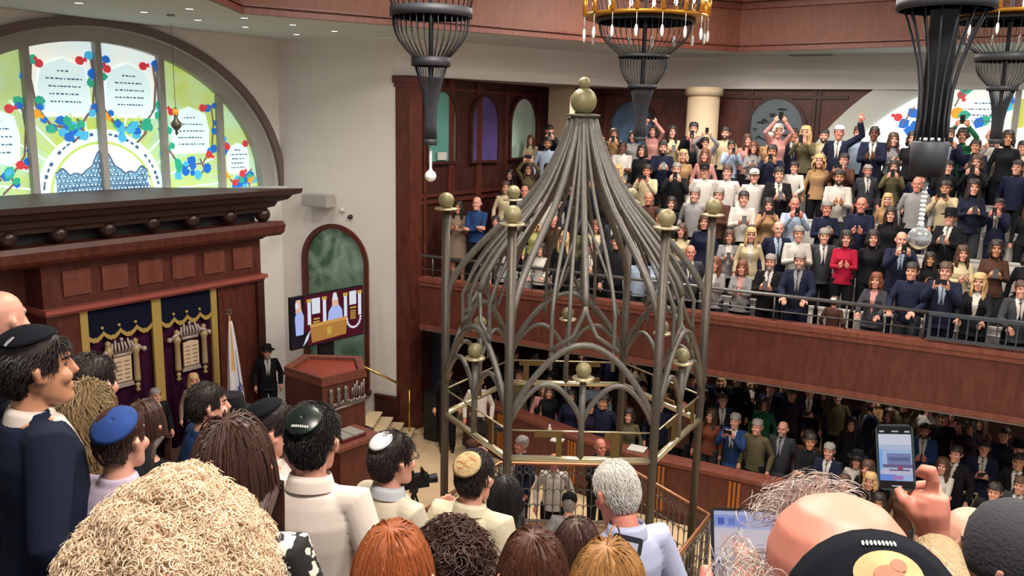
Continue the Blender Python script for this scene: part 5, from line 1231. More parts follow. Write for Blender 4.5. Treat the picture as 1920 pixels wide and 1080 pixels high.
at(1040, 850, 1.74, 'M', 'down', 'W', '0', 'short', None, -.1, 'r', 'space in front of the parapet')
at(1126, 822, 1.74, 'M', 'hold', 'k', '0', 'short', None, .3, 'r', 'space in front of the parapet', suit='W')
at(884, 826, 1.72, 'M', 'photo', 'k', 'd', 'short', 'Y', 2.6, 'p', 'space in front of the parapet')
at(1068, 926, 1.70, 'M', 'down', 'g', 'g', 'short', 'C', 2.9, 'p', 'middle of the bimah', zf=BZ)
p = PY(500, 641, 16.3); person(V((p.x, p.y, .45)), p.z-.45-.09, 'M', 'down', 'k', 'g', 'short', 'F', .35, 'p', 'platform by the lectern', True, 'k', 'W')
for (u, v, o, sex, top, hk, st, rz, su) in ((290, 728, 2.1, 'M', 'k', 'g', 'short', .9, 'W'), (362, 700, 2.0, 'F', 's', 'y', 'long', .5, False)):
    p = PL(u, v, ak(0, o), AN); person(V((p.x, p.y, .45)), max(1.45, min(1.8, p.z-.46)), sex, 'down', top, hk, st, None, rz, 'p', 'platform before the curtain', suit=su)
# ------------------------------------------------------------ the people standing right in front of the camera, seen from behind
def hairmat(name, c): return mat(name, c, .5, island=.28, spec=.35)
HE = (V((0, .006, .012)), V((.080, .102, .116)))
def scalp(n, rnd, face=True, low=-.07):
    out = []
    for i in range(n):
        z = 1-2*(i+.5)/n; a = i*2.39996+rnd.uniform(-.05, .05); r = math.sqrt(max(0, 1-z*z)); d = V((r*math.cos(a), r*math.sin(a), z)); p = HE[0]+V((d.x*HE[1].x, d.y*HE[1].y, d.z*HE[1].z))
        if p.z < low or (p.y < -.042 and p.z < .062) or (abs(p.x) > .05 and p.z < .025 and p.y < .045) or (p.y < .03 and p.z < .0): continue
        out.append((p, d))
    return out
def strands(T, style, n, col, avoid=None, scl=1.0, roots=None, rad=.0018, L=.3, seed=1, vol=.06, part=0.0, wave=.0, up=None, keep=None, sides=4, curl=.012):
    rnd = random.Random(seed); m = MB(); G = (T.to_3x3().inverted() @ V((0, 0, -1))).normalized()
    if roots: ps = HAIRS[roots].polygons; src = [(V(q.center)*.995, V(q.normal)) for q in (ps[rnd.randrange(len(ps))] for _ in range(n))]
    else: src = scalp(n, rnd)
    for p, d in src:
        if keep and not keep(p): continue
        if avoid and (p-HE[0]).normalized().dot(avoid[0]) > math.cos(avoid[1]*1.2): continue
        if scl != 1: p = HE[0]+(p-HE[0])*scl
        if style in ('long', 'wavy'):
            lay = 1.03+rnd.uniform(0, vol)*1.6; Ls = L*rnd.uniform(.88, 1.04); q = p.copy(); sx = 1 if p.x > part else -1
            v = p-V((.01, .012, .128)); v = (v-d*v.dot(d)); v = (v.normalized()*(1 if v.length > .004 else 0)+d*.25+V((rnd.uniform(-.2, .2), rnd.uniform(-.2, .2), 0))).normalized(); pts = [q.copy()]; ds = .024; ph = rnd.uniform(0, .8)+p.x*20; k = 0
            while k*ds < Ls:
                v = (v*.62+G*.38).normalized(); q = q+v*ds; e = q-HE[0]; f = math.sqrt((e.x/HE[1].x)**2+(e.y/HE[1].y)**2+(e.z/HE[1].z)**2)
                if f < lay and q.z > -.1: q = HE[0]+e*(lay/max(f, .3))
                if q.z < -.06:
                    if q.y > -.01: q.y = max(q.y, min(.10, .06+(-.06-q.z)*.6)+(lay-1)*.25)
                    else: q.y = min(q.y, -.06)
                    if q.z < -.1: q.x *= .992
                w = wave*math.sin(k*.85+ph); pts.append(q+V((w, w*.6, 0))); k += 1
            K = len(pts); m.tube([T@x for x in pts], [rad*(1 if j < K*.75 else max(.15, (K-j)/(K*.25))) for j in range(K)], sides)
        elif style == 'short':
            g0 = G*.8+V((0, .45, 0))+V((rnd.uniform(-.35, .35), rnd.uniform(-.3, .3), 0)); g0 = (g0-d*g0.dot(d)).normalized(); g = (g0+d*rnd.uniform(.02, .22)).normalized() if up is None else (d*up+G*.3+V((rnd.uniform(-.5, .5), rnd.uniform(-.5, .5), rnd.uniform(-.3, .3)))).normalized()
            Ls = L*rnd.uniform(.7, 1.2)*(1 if p.z > -.03 else .55); b = p*1.02
            m.tube([T@(b-d*.004), T@(b+g*Ls*.5+d*.004), T@(b+g*Ls)], [rad, rad, rad*.3], sides)
        elif style == 'curly':
            Ls = L*rnd.uniform(.7, 1.12); ax = (d+V((rnd.uniform(-.35, .35), rnd.uniform(-.35, .35), rnd.uniform(-.2, .25)))).normalized(); X = ax.orthogonal().normalized(); Y = ax.cross(X); ph = rnd.uniform(0, 6.28); pts = []; tw = rnd.choice((-1, 1))*rnd.uniform(2.0, 3.4)*PI
            for k in range(13):
                f = k/12; c = p+ax*Ls*f+G*Ls*.55*f*f; a = ph+tw*f; r = curl*(.4+f); pts.append(T@(c+X*math.cos(a)*r+Y*math.sin(a)*r))
            m.tube(pts, [rad*(1 if k < 9 else .35+.65*(12-k)/3) for k in range(13)], sides)
    return m.build('hair_strands', col, me_only=True)
TWEED = None
def pattern_bw():
    m = bpy.data.materials.new('pattern_black_white'); m.use_nodes = True; nt = m.node_tree; N = nt.nodes; L = nt.links; b = N['Principled BSDF']
    tc = N.new('ShaderNodeTexCoord'); n = N.new('ShaderNodeTexNoise'); n.inputs['Scale'].default_value = 28; n.inputs['Detail'].default_value = 2; r = N.new('ShaderNodeValToRGB'); r.color_ramp.interpolation = 'CONSTANT'; r.color_ramp.elements[1].position = .5
    r.color_ramp.elements[0].color = (*lin('1a1a1c'), 1); r.color_ramp.elements[1].color = (*lin('d8d0c4'), 1)
    L.new(tc.outputs['Object'], n.inputs['Vector']); L.new(n.outputs['Fac'], r.inputs['Fac']); L.new(r.outputs['Color'], b.inputs['Base Color']); b.inputs['Roughness'].default_value = .8; return m
LINEN = mat('shirt_linen_white', 'cfc3ba', .85, var=.03, vs=6, bump=.25, bs=9)
CREAM = mat('jacket_quilted_cream', 'c9c0a6', .85, var=.03, vs=6, bump=.5, bs=26)
CREAM2 = mat('shirt_cream', 'c6bca8', .85, bump=.2, bs=8)
BLUESH = mat('shirt_pale_blue', 'aab2cf', .85, var=.03, vs=5, bump=.3, bs=7)
LAV = mat('shirt_lavender', 'b9a9bd', .85, bump=.2, bs=9)
NVY = mat('suit_navy', '151d30', .9, var=.08, vs=5, spec=.2); BLU = mat('suit_blue', '1f3864', .9, var=.08, vs=5, spec=.2); BLK = mat('cloth_soft_black', '131317', .9, spec=.2)
TANK = mat('sweater_tan_knit', '9c8666', .95, var=.12, vs=60, bump=.8, bs=120)
RISERS = MB()
def kippah_mesh(axis, ang=.66, rad=.129, pat=None, thick=.004):
    ax = V(axis).normalized(); X = V((1, 0, 0)); Y = ax.cross(X).normalized(); c = V((0, .006, .006)); m = MB(); t = [ang*k/6 for k in range(7)]
    sc = 1.0
    m.lathe([(rad*math.sin(a), rad*math.cos(a)) for a in t[::-1]]+[((rad+thick)*math.sin(a), (rad+thick)*math.cos(a)) for a in t], c, 32, (X, Y, ax)); return m, c, X, Y, ax
def near(label, u, v, Y, sex, rz, top, topmat, hairspec, pitch=0, yaw=0, roll=0, kip=None, skin='p', arms=None, pose='down', collar=None, extra=None, beard=False, vox=.0065, scale=None, bare=False, cat='person'):
    hc = PY(u, v, Y); r = (V((hc.x, hc.y, 0))-NC).length; fl = near_floor(r); k = (hc.z-fl)/1.597
    if scale: k = scale
    elif k > 1.09: k = 1.05
    elif k < .9: k = .9
    z0 = hc.z-1.597*k
    if z0 > fl+.005: RISERS.box((hc.x, hc.y, (fl+z0)/2), (.5, .5, z0-fl))
    H = Matrix.Rotation(yaw, 4, 'Z') @ Matrix.Rotation(pitch, 4, 'X') @ Matrix.Rotation(roll, 4, 'Y')
    want = ['body', top if top != 'jacket' else 'jacket']
    t = thing('person', label, 'person', (hc.x, hc.y, z0), rz); t.scale = (k, k, k)
    # keep the head itself at the measured place although the neck is bent
    W = Matrix.Translation(t.location) @ Matrix.Rotation(rz, 4, 'Z') @ Matrix.Scale(k, 4)
    if callable(arms): arms = arms(W.inverted())
    P = human(sex, pose, vox, H, arms, True, want=want)
    d = W.to_3x3() @ (P['T'].translation-V((0, -.012, 1.597))); t.location = t.location-V((d.x, d.y, 0))
    T = P['T']; hm = hairspec.get('m') if hairspec else HC_['g'][1]; sk = SKINS[skin]
    child('body', P['body'], t, [sk, EYE_, LIP if sex == 'F' else sk, hm or sk, SHOE, hm if beard else sk])
    if top == 'jacket':
        child('jacket', P['jacket'], t, [topmat]); child('shirt', P['jshirt'], t, [LINEN])
    else: child('shirt' if top == 'top' else 'short_sleeved_top', P[top], t, [topmat])
    child('trousers', proto(sex, 'down')['trousers'], t, [cloth('n')])
    if collar:
        m = MB(); n = 28; rs = []
        for rr, z, y in ((.076, 1.435, .012), (.074, 1.475, .014), (.070, 1.492, .012), (.078, 1.47, .016), (.086, 1.438, .016)): rr, z = (rr-.008, z-.014) if top == 'jacket' and collar is not topmat else (rr, z); rs.append([V((rr*math.cos(2*PI*j/n), y+rr*.95*math.sin(2*PI*j/n), z+.012*math.sin(2*PI*j/n))) for j in range(n)])
        m.rings(rs, cap=False); child('collar', m.build('collar', [], me_only=True, smooth=True), t, [collar])
    if hairspec:
        s = dict(hairspec); s.update({'avoid': (V(kip[0]).normalized(), kip[1]*.9)} if kip else {}); base = s.pop('base', None); hm = s.pop('m')
        if base:
            o = child('hair', HAIRS[base], t, [hm]); o.matrix_local = T.copy()
            if 'style' in s:
                me = strands(T, s.pop('style'), s.pop('n', 1200), hm, **s); ch = bpy.data.objects.new('hair_strands', me); COL.objects.link(ch); ch.parent = o; ch.matrix_local = T.inverted(); ch['kind'] = 'stuff'
        elif 'style' in s:
            me = strands(T, s.pop('style'), s.pop('n', 1200), hm, **s); me.name = 'hair'; ch = bpy.data.objects.new('hair', me); COL.objects.link(ch); ch.parent = t; ch['kind'] = 'stuff'
    if kip:
        ax, ang, m_, deco = kip; mb, c, X, Yk, A = kippah_mesh(ax, ang); o = bpy.data.objects.new('kippah', mb.build('kippah', [m_], me_only=True, smooth=True)); COL.objects.link(o); o.parent = t; o.matrix_local = T.copy()
        if deco: deco(o, c, X, Yk, A)
    if extra: extra(t, T, P)
    return t
def cap_patch(mb, c, X, Y, A, x0, y0, rx, ry, h, rad=.1335, n=20):
    """a thin patch following the cap, centred at angles (x0,y0)"""
    def P(x, y, r): d = (A+X*x+Y*y).normalized(); return c+d*r
    a = [P(x0+rx*math.cos(2*PI*j/n), y0+ry*math.sin(2*PI*j/n), rad) for j in range(n)]; b = [P(x0+rx*math.cos(2*PI*j/n), y0+ry*math.sin(2*PI*j/n), rad+h) for j in range(n)]; mid = P(x0, y0, rad+h)
    i = len(mb.v); mb.v += a+b+[mid]
    for j in range(n): mb.f += [(i+j, i+(j+1) % n, i+n+(j+1) % n, i+n+j), (i+n+j, i+n+(j+1) % n, i+2*n)]; mb.m += [mb.cur, mb.cur]
def deco_child(name, fn, m_):
    def f(o, c, X, Y, A):
        mb = MB(); fn(mb, c, X, Y, A); q = mb.build(name, m_); q.parent = o
    return f
def letters(mb, c, X, Y, A, x0, x1, y, n, h=.02):
    rnd = random.Random(5)
    for j in range(n):
        x = x0+(x1-x0)*(j+.5)/n; w = abs(x1-x0)/n*.36
        cap_patch(mb, c, X, Y, A, x, y, w, h, .0012, n=6)
def clip(mb, c, X, Y, A): 
    def P(x, y): d = (A+X*x+Y*y).normalized(); return c+d*.136
    mb.tube([P(-.42, .32), P(-.5, .52), P(-.56, .66), P(-.52, .66), P(-.44, .5), P(-.40, .34)], .0028, 6, True)
VELB = mat('kippah_black_velvet', '12151c', .95, spec=.15); LEATH = mat('kippah_black_leather', '14201c', .3); KBLUE = mat('kippah_blue', '1d3f82', .9, var=.15, vs=25); KWH = mat('kippah_white', 'd8dade', .9)
KNIT = mat('kippah_knit_cream', 'bba274', .95, var=.25, vs=40, bump=.6, bs=120); TXTW = mat('thread_white', 'dcdcd8', .8); CLIP = mat('hair_clip_silver', 'd8dce0', .25, metal=.9)
hBL = hairmat('hair_near_blonde', 'd8bfa2'); hDK = hairmat('hair_near_dark', '231a18'); hBR = hairmat('hair_near_brown', '3e2820'); hRE = hairmat('hair_near_red', '8a4a26'); hGO = hairmat('hair_near_golden', '8b6338'); hGR = hairmat('hair_near_grey', 'b5aaa4'); hDB = hairmat('hair_near_darkblond', '7d6748'); hBK = hairmat('hair_near_black', '191718'); hCH = hairmat('hair_near_chestnut', '46281c')
for k_ in ('thin', 'puff'): HAIRS[k_] = hair(k_); HAIRS[k_].materials.append(None)
SH_D = dict(base='thin', m=hDK, style='short', n=1500, L=.04, rad=.0016)
# back rows first
near('bald person at the left edge of the picture behind the navy suit', -2, 604, 3.5, 'M', PI-.3, 'jacket', BLK, None, skin='p', vox=.008)
near('dark-haired person in the row before the dark blonde wavy hair', 170, 722, 3.5, 'M', PI-.2, 'jacket', BLK, SH_D, vox=.008)
near('person with wavy dark blonde hair between navy suit and blue kippah', 160, 776, 3.35, 'F', PI+.1, 'top', BLK, dict(base='thin', m=hDB, style='wavy', n=1500, L=.34, rad=.003, wave=.014, seed=4, vol=.10), vox=.008)
near('person with long straight brown hair behind the boy in blue kippah', 268, 800, 3.75, 'F', PI-.1, 'top', BLK, dict(base='thin', m=hBR, style='long', n=1300, L=.42, rad=.0028, seed=5), vox=.008)
near('person in bright navy blue suit turned right near the ark curtain', 385, 762, 4.1, 'M', PI-.95, 'jacket', BLU, SH_D, kip=None, collar=None)
FEDM = HATS['fedora']
def fed(t, T, P): o = child('brimmed_hat', FEDM, t, [cloth('k')]); o.matrix_local = T.copy()
near('person seen from behind in black brimmed hat below the flag', 432, 784, 4.9, 'M', PI-.1, 'jacket', BLK, SH_D, extra=fed, vox=.008)
def glasses(t, T, P):
    m = MB()
    for s in (-1, 1):
        m.tube([T@V((s*.033+.023*math.cos(a*PI/6), -.108, .006+.018*math.sin(a*PI/6))) for a in range(12)], .0022, 5, True); m.tube([T@V((s*.056, -.106, .01)), T@V((s*.078, -.05, .012)), T@V((s*.084, .015, .008))], .0022, 5)
    m.tube([T@V((-.01, -.11, .008)), T@V((.01, -.11, .008))], .0022, 5); o = m.build('glasses', BLACK); o.parent = t
near('bearded person in glasses and black kippah facing the lectern', 506, 806, 3.5, 'M', PI-1.15, 'top', LINEN, SH_D, kip=((0, .35, .94), .72, VELB, None), extra=glasses, beard=True)
near('person with very long straight black hair left of the white-haired man', 948, 936, 3.85, 'F', PI, 'top', BLK, dict(base='thin', m=hBK, style='long', n=1600, L=.62, rad=.003, seed=8), vox=.008)
near('person in cream quilted jacket and round knitted cream kippah', 888, 896, 3.4, 'M', PI-.45, 'jacket', CREAM, SH_D, pitch=.1, kip=((0, .72, .7), .55, KNIT, deco_child('pattern', lambda mb, c, X, Y, A: [cap_patch(mb, c, X, Y, A, .25*math.cos(j), .25*math.sin(j*1.3), .14, .03, .0008) for j in range(6)], mat('knit_pattern', 'a8764c', .95))), collar=CREAM)
def boyarms(Wi): return None
near('young person in cream shirt, glasses and small white kippah clapping', 732, 864, 3.35, 'M', PI-.75, 'top', CREAM2, dict(base='thin', m=hDK, style='short', n=2200, L=.05, rad=.0018, seed=12), kip=((0, .5, .86), .45, KWH, None), pose='clap', extra=glasses, collar=mat('collar_grey', 'a9adb4', .8), scale=.93)
near('white-haired person in pale blue shirt bending the head forward', 1160, 920, 3.1, 'M', PI+.45, 'top', BLUESH, dict(base='thin', m=hairmat('hair_near_white', 'c9c7c2'), style='short', n=3200, L=.028, rad=.0014, seed=14), pitch=.42, skin='r', collar=BLUESH)
near('boy in lavender shirt wearing a royal blue kippah', 222, 828, 2.7, 'M', PI-.25, 'top', LAV, dict(base='thin', m=hBR, style='short', n=1800, L=.02, rad=.0014, seed=15), kip=((-.25, .55, .8), .74, KBLUE, None), scale=.9)
near('tall person in navy suit with black kippah and silver clip at left', 58, 692, 2.65, 'M', PI-.8, 'jacket', NVY, dict(base='thin', m=hDK, style='short', n=2600, L=.05, rad=.0017, seed=16), kip=((0, .15, .98), .74, VELB, deco_child('hair_clip', clip, CLIP)), collar=LINEN, skin='t')
near('young person in white linen shirt and black leather kippah with lettering', 585, 828, 2.9, 'M', PI-.15, 'top', LINEN, dict(base='thin', m=hBK, style='short', n=2400, L=.04, rad=.0018, seed=17), pitch=.05, kip=((.02, .62, .78), .50, LEATH, deco_child('lettering', lambda mb, c, X, Y, A: letters(mb, c, X, Y, A, -.24, .24, .26, 8, .04), TXTW)), collar=LINEN)
near('person with long dark brown hair and black and white patterned top', 436, 880, 2.05, 'F', PI+.05, 'top', pattern_bw(), dict(base='thin', m=hBR, style='long', n=2400, L=.40, rad=.0024, seed=18, vol=.09), vox=.008)
near('person with dark frizzy brown hair between redhead and cream jacket', 846, 1068, 2.35, 'F', PI, 'top', BLK, dict(base='thin', m=hBR, style='curly', n=1900, L=.07, rad=.0022, seed=19), vox=.008)
near('person with chestnut brown hair below the long black hair', 1000, 1084, 2.2, 'F', PI+.1, 'top', BLK, dict(base='thin', m=hCH, style='long', n=1700, L=.40, rad=.0026, seed=20), vox=.008)
near('person with dark brown hair right of the chestnut hair', 1082, 1036, 2.75, 'F', PI, 'top', BLK, dict(base='thin', m=hBR, style='long', n=1700, L=.36, rad=.0026, seed=21), vox=.008)
near('person with smooth copper red hair at the bottom of the picture', 736, 1086, 1.85, 'F', PI, 'top', BLK, dict(base='thin', m=hRE, style='long', n=2800, L=.32, rad=.0022, seed=22, vol=.05), vox=.008)
near('person with golden brown hair at the bottom below the pale blue shirt', 1140, 1118, 1.85, 'F', PI-.05, 'top', BLK, dict(base='thin', m=hGO, style='long', n=2800, L=.34, rad=.0022, seed=23, vol=.06), vox=.008)
near('person with large pale blonde curly hair at the bottom left', 322, 1120, 1.27, 'F', PI, 'top', LINEN, dict(base='puff', m=hBL, style='curly', n=9000, L=.030, rad=.0010, seed=24, curl=.008, sides=4, roots='puff'), vox=.008)
near('bald person in the bottom right corner beside the dark knit cap', 1818, 1036, 2.3, 'M', PI-.2, 'jacket', BLK, None, skin='p', vox=.008, extra=glasses)
def beanie(t, T, P):
    m = MB(); m.lathe([(.094, -.02), (.098, .0), (.1, .04), (.094, .08), (.075, .115), (.04, .138), (.0, .145)], (0, .008, .0), 28); o = child('knit_cap', m.build('knit_cap', [], me_only=True, smooth=True), t, [mat('knit_dark_grey', '34343a', .95, bump=.5, bs=120)]); o.matrix_local = T.copy()
near('bearded person in dark grey knit cap at the bottom right corner', 1898, 1054, 1.9, 'M', PI+.7, 'jacket', BLK, dict(base='thin', m=hDK), extra=beanie, beard=True)

# the person filming with a phone in front, knitted tan sleeve, big black kippah with an oval emblem
PHY = 1.58
ph_c = PY(1679, 857, PHY); pn = (EYE-ph_c).normalized(); px = (RT-pn*RT.dot(pn)).normalized(); px = (px*math.cos(-.03)+pn.cross(px)*math.sin(-.03)).normalized(); pz = pn.cross(px).normalized()
def hp(u, v, dy=0.0): return PY(u, v, PHY+dy)
CUSTOM = {}
def filming_arms(Wi):
    w = Wi@hp(1742, 1004, -.06); le_ = Wi@PY(1385, 1215, 1.12)
    return [(w, Wi.to_3x3()@V((0, .2, 1)), Wi.to_3x3()@V((-1, .3, 0)), V((.9, .2, -.6)), .3)[:5], (le_, Wi.to_3x3()@V((.3, .3, 1)), Wi.to_3x3()@V((0, 1, .2)), V((-.8, .2, -1)), .4)]
_hand = hand
def filming_hand(mb, w, d, n, curl=.25, side=1, k=1.0, spread=0, thumb=.5):
    if side != 1 and not CUSTOM.get('flip'): return _hand(mb, w, d, n, curl, side, k, spread, thumb)
    if CUSTOM.get('done'): return _hand(mb, w, d, n, curl, side, k, spread, thumb)
    CUSTOM['done'] = True; Wi = CUSTOM['Wi']; kk = 1/CUSTOM['k']
    L = lambda pts: [Wi@hp(*p) for p in pts]
    r = lambda xs: [x*kk for x in xs]
    mb.tube(L([(1744, 1012, -.06), (1740, 985, -.05), (1734, 950, -.045), (1738, 918, -.04)]), r([.026, .031, .037, .032]), 12)
    mb.tube(L([(1722, 960, -.045), (1726, 925, -.045)]), r([.028, .026]), 10)
    mb.tube(L([(1736, 930, -.045), (1741, 893, -.05), (1738, 873, -.05), (1724, 872, -.04), (1712, 884, -.028)]), r([.0135, .0125, .0115, .0105, .008]), 9)      # index finger, tip on the glass
    mb.tube(L([(1720, 968, -.05), (1702, 950, -.05), (1686, 928, -.045), (1674, 908, -.025)]), r([.018, .0145, .0125, .009]), 9)                                # thumb on the glass
    for i, (dv, dy) in enumerate(((12, -.01), (30, .0), (46, .005))):                                                                                     # three fingers closing behind the phone
        mb.tube(L([(1742, 925+dv*.6, -.035+dy), (1748, 898+dv, -.015+dy), (1736, 890+dv, .012), (1712, 892+dv, .022), (1696, 896+dv, .022)]), r([.013, .0125, .0115, .0105, .008]), 8)
hc = PY(1572, 1142, .92); rr_ = (V((hc.x, hc.y, 0))-NC).length; kk_ = (hc.z-near_floor(rr_))/1.597; kk_ = 1.05 if kk_ > 1.09 else kk_
class ArmHook:
    pass
def arms_fn(Wi): CUSTOM['Wi'] = Wi; CUSTOM['k'] = kk_; return filming_arms(Wi)
# local +x of a figure turned by PI is world -x, so the filming (world right) arm is the second one
def arms_sw(Wi): a = arms_fn(Wi); CUSTOM['flip'] = True; l, r_ = a[1], a[0]; return [(l[0], l[1], l[2], V((.8, .2, -1)), l[4]), (r_[0], r_[1], r_[2], V((-.7, .3, -.8)), r_[4])]
def hand(mb, w, d, n, curl=.25, side=1, k=1.0, spread=0, thumb=.5):
    if CUSTOM.get('Wi') is not None and side == -1 and not CUSTOM.get('done'): return filming_hand(mb, w, d, n, curl, -1, k, spread, thumb)
    return _hand(mb, w, d, n, curl, side, k, spread, thumb)
EMB = mat('emblem_cream', 'c9a878', .8, var=.25, vs=30)
def emblem(o, c, X, Y, A):
    mb = MB(); cap_patch(mb, c, X, Y, A, -.06, -.49, .30, .22, .001, n=28); q = mb.build('emblem', EMB); q.parent = o
    mb = MB(); cap_patch(mb, c, X, Y, A, -.04, -.47, .12, .09, .002); cap_patch(mb, c, X, Y, A, -.14, -.56, .07, .06, .0022); q2 = mb.build('emblem_drawing', mat('emblem_rose', 'b97a62', .8)); q2.parent = o
    mb = MB(); letters(mb, c, X, Y, A, .14, -.20, -.80, 9, .035); q3 = mb.build('lettering', TXTW); q3.parent = o
def clips2(t, T, P):
    pass
kp = near('balding person filming with a phone, black kippah with oval emblem', 1572, 1142, .92, 'M', PI, 'top', TANK, dict(m=hGR, style='curly', n=6500, L=.062, rad=.00042, seed=31, curl=.012, sides=3, keep=lambda p: p.z < .05 or p.y < -.055), pitch=.12, kip=((.0, .985, .17), .80, VELB, emblem), skin='r', arms=arms_sw, vox=.0045)
CUSTOM['Wi'] = None
def slab(name, c, X, Z, N, w, h, th, rad, mats, draw):
    """rounded slab (phone or tablet) facing N"""
    t = thing(name, '', 'phone', c); pts = []
    for cx, cz, a0 in ((w/2-rad, h/2-rad, 0), (-w/2+rad, h/2-rad, PI/2), (-w/2+rad, -h/2+rad, PI), (w/2-rad, -h/2+rad, 3*PI/2)):
        for k in range(6): pts.append((cx+rad*math.cos(a0+k*PI/10), cz+rad*math.sin(a0+k*PI/10)))
    m = MB(); m.prism(pts, c, X, Z, N, -th/2, th/2); m.build('case', mats, t)
    keys = {}; ms = []; m = MB(); lay = [0]
    def R_(x0, y0, x1, y1, key, e=.55):
        if key not in keys: keys[key] = len(ms); ms.append(scrmat('screen_'+key, key, e+.2))
        m.cur = keys[key]; lay[0] += 1; W2, H2 = w*.9, h*.94
        m.prism([((x-.5)*W2, (y-.5)*H2) for x, y in ((x0, y0), (x1, y0), (x1, y1), (x0, y1))], c, X, Z, N, th/2, th/2+.0003+.00006*lay[0])
    draw(R_); m.build('screen', ms, t); return t
def draw_phone(R_):
    R_(0, 0, 1, 1, '0a0c12', .1); R_(.06, .90, .2, .925, 'c8ccd4'); R_(.42, .905, .62, .925, 'c8ccd4'); R_(.8, .9, .95, .925, 'c8ccd4')
    R_(.02, .12, .98, .87, 'a9bfe6'); R_(.02, .7, .98, .87, 'd6d8ea'); R_(.02, .62, .98, .70, 'b9c4e2'); R_(.02, .3, .12, .62, '7fb2ee'); R_(.25, .38, .95, .56, '7c86b4'); R_(.3, .44, .9, .5, '5c6798'); R_(.12, .33, .98, .38, '6d5f86'); R_(.1, .22, .98, .31, 'c4c6de'); R_(.02, .12, .5, .22, '6f8fe4'); R_(.4, .14, .7, .2, 'b07cc0'); R_(.3, .28, .9, .30, '54456c'); R_(.55, .3, .7, .36, '9a4a6a')
    R_(.35, .03, .65, .045, 'd0d4dc')
p1 = slab('smartphone', ph_c, px, pz, pn, .068, .127, .009, .012, mat('phone_case_teal', '2c3a3e', .45), draw_phone)
tag(p1, 'phone in dark case held up in front, its screen showing the hall', 'phone')
tc2 = PY(1402, 1052, 1.16); n2 = (EYE-tc2).normalized(); x2 = (RT-n2*RT.dot(n2)).normalized(); x2 = (x2*math.cos(-.05)+n2.cross(x2)*math.sin(-.05)).normalized(); z2 = n2.cross(x2)
def draw_tab(R_):
    R_(0, 0, 1, 1, 'b9bce0'); R_(.0, .84, .5, .96, '8f9fe0'); R_(.06, .86, .16, .93, '4d63b8'); R_(.22, .86, .32, .93, '6d80c8'); R_(0, .55, 1, .82, 'd9cfd8'); R_(.1, .6, .5, .75, 'e6c9c4'); R_(0, .2, 1, .5, 'a7a4cc'); R_(.04, .35, .16, .5, '3e4a8c'); R_(.3, .25, .6, .4, '6a6aa0')
p2 = slab('tablet', tc2, x2, z2, n2, .105, .15, .01, .010, BLACK, draw_tab); tag(p2, 'black tablet with a pale lilac screen left of the wispy grey hair', 'tablet')
tc3 = PY(1176, 1022, 1.95); n3 = (EYE-tc3).normalized(); x3 = (RT-n3*RT.dot(n3)).normalized(); x3 = (x3*math.cos(-.22)+n3.cross(x3)*math.sin(-.22)).normalized(); z3 = n3.cross(x3)
p3 = slab('smartphone', tc3, x3, z3, n3, .074, .045, .008, .008, BLACK, lambda R_: (R_(0, 0, 1, 1, '2a2c34'), R_(.1, .1, .9, .7, 'd6d2dc'))); tag(p3, 'small phone held sideways above the golden brown hair', 'phone')
if RISERS.v: struct('near_balcony_risers', RISERS, CARP)
# ------------------------------------------------------------ video cameras on tripods on the main floor
def tripod_cam(u, v, H, label, rz):
    p = PZ(u, v, H); t = thing('video_camera', label, 'camera', (p.x, p.y, 0)); b = V((p.x, p.y, 0)); X = V((math.cos(rz), math.sin(rz), 0)); Y = V((-X.y, X.x, 0))
    m = MB(); m.box(b+ZZ*H, (.42, .14, .18), (X, Y, ZZ)); m.lathe([(.06, .2), (.07, .34), (.05, .34)], b+ZZ*H, 14, (Y, ZZ, X)); m.box(b+ZZ*(H+.13)-X*.08, (.16, .05, .05), (X, Y, ZZ)); m.build('camera_body', BLACK, t)
    m = MB(); m.box(b+ZZ*(H+.16)+X*.1-Y*.1, (.02, .16, .11), (X, Y, ZZ)); m.build('monitor', BLACK, t); m = MB(); m.box(b+ZZ*(H-.12), (.12, .12, .08)); m.build('tripod_head', BLACK, t)
    for k in range(3):
        a = 2*PI*k/3+.5; m = MB(); m.tube([b+ZZ*(H-.14), b+V((math.cos(a)*.42, math.sin(a)*.42, .0))], .018, 6); m.build('leg', BLACK, t)
tripod_cam(776, 902, 1.5, 'black video camera on tripod right of the white kippah', .4)
tripod_cam(905, 800, 1.55, 'large black video camera on tripod left of the wooden parapet', -.3)
# papers and bottle on the parapet, gilt chairs among the lower seats
for u, v, w_, h_, lab in ((1045, 826, .22, .15, 'white sheet of paper on the parapet behind the dome'), (1195, 842, .3, .22, 'crumpled white papers on the parapet right of the bald man')):
    p = PZ(u, v, 1.055); m = MB(); m.rings([[p+BT*x*w_/2+BN*y*h_/2+ZZ*(z+.01*math.sin(x*3+y*5)) for x, y in ((-1, -1), (1, -1), (1, 1), (-1, 1))] for z in (0, .012, .02)]); tag(m.build('paper', SEATM), lab, 'paper')
p = PZ(1030, 818, 1.05); m = MB(); m.lathe([(.035, 0), (.037, .02), (.037, .15), (.015, .19), (.015, .23), (.0, .23)], (p.x, p.y, 1.045), 14); tag(m.build('bottle', mat('bottle_white', 'd8d4cc', .3), smooth=True), 'small white bottle standing on the parapet behind the dome', 'bottle')
GILT = mat('gilt_chair', 'a89a78', .4, metal=.3); ch0 = None
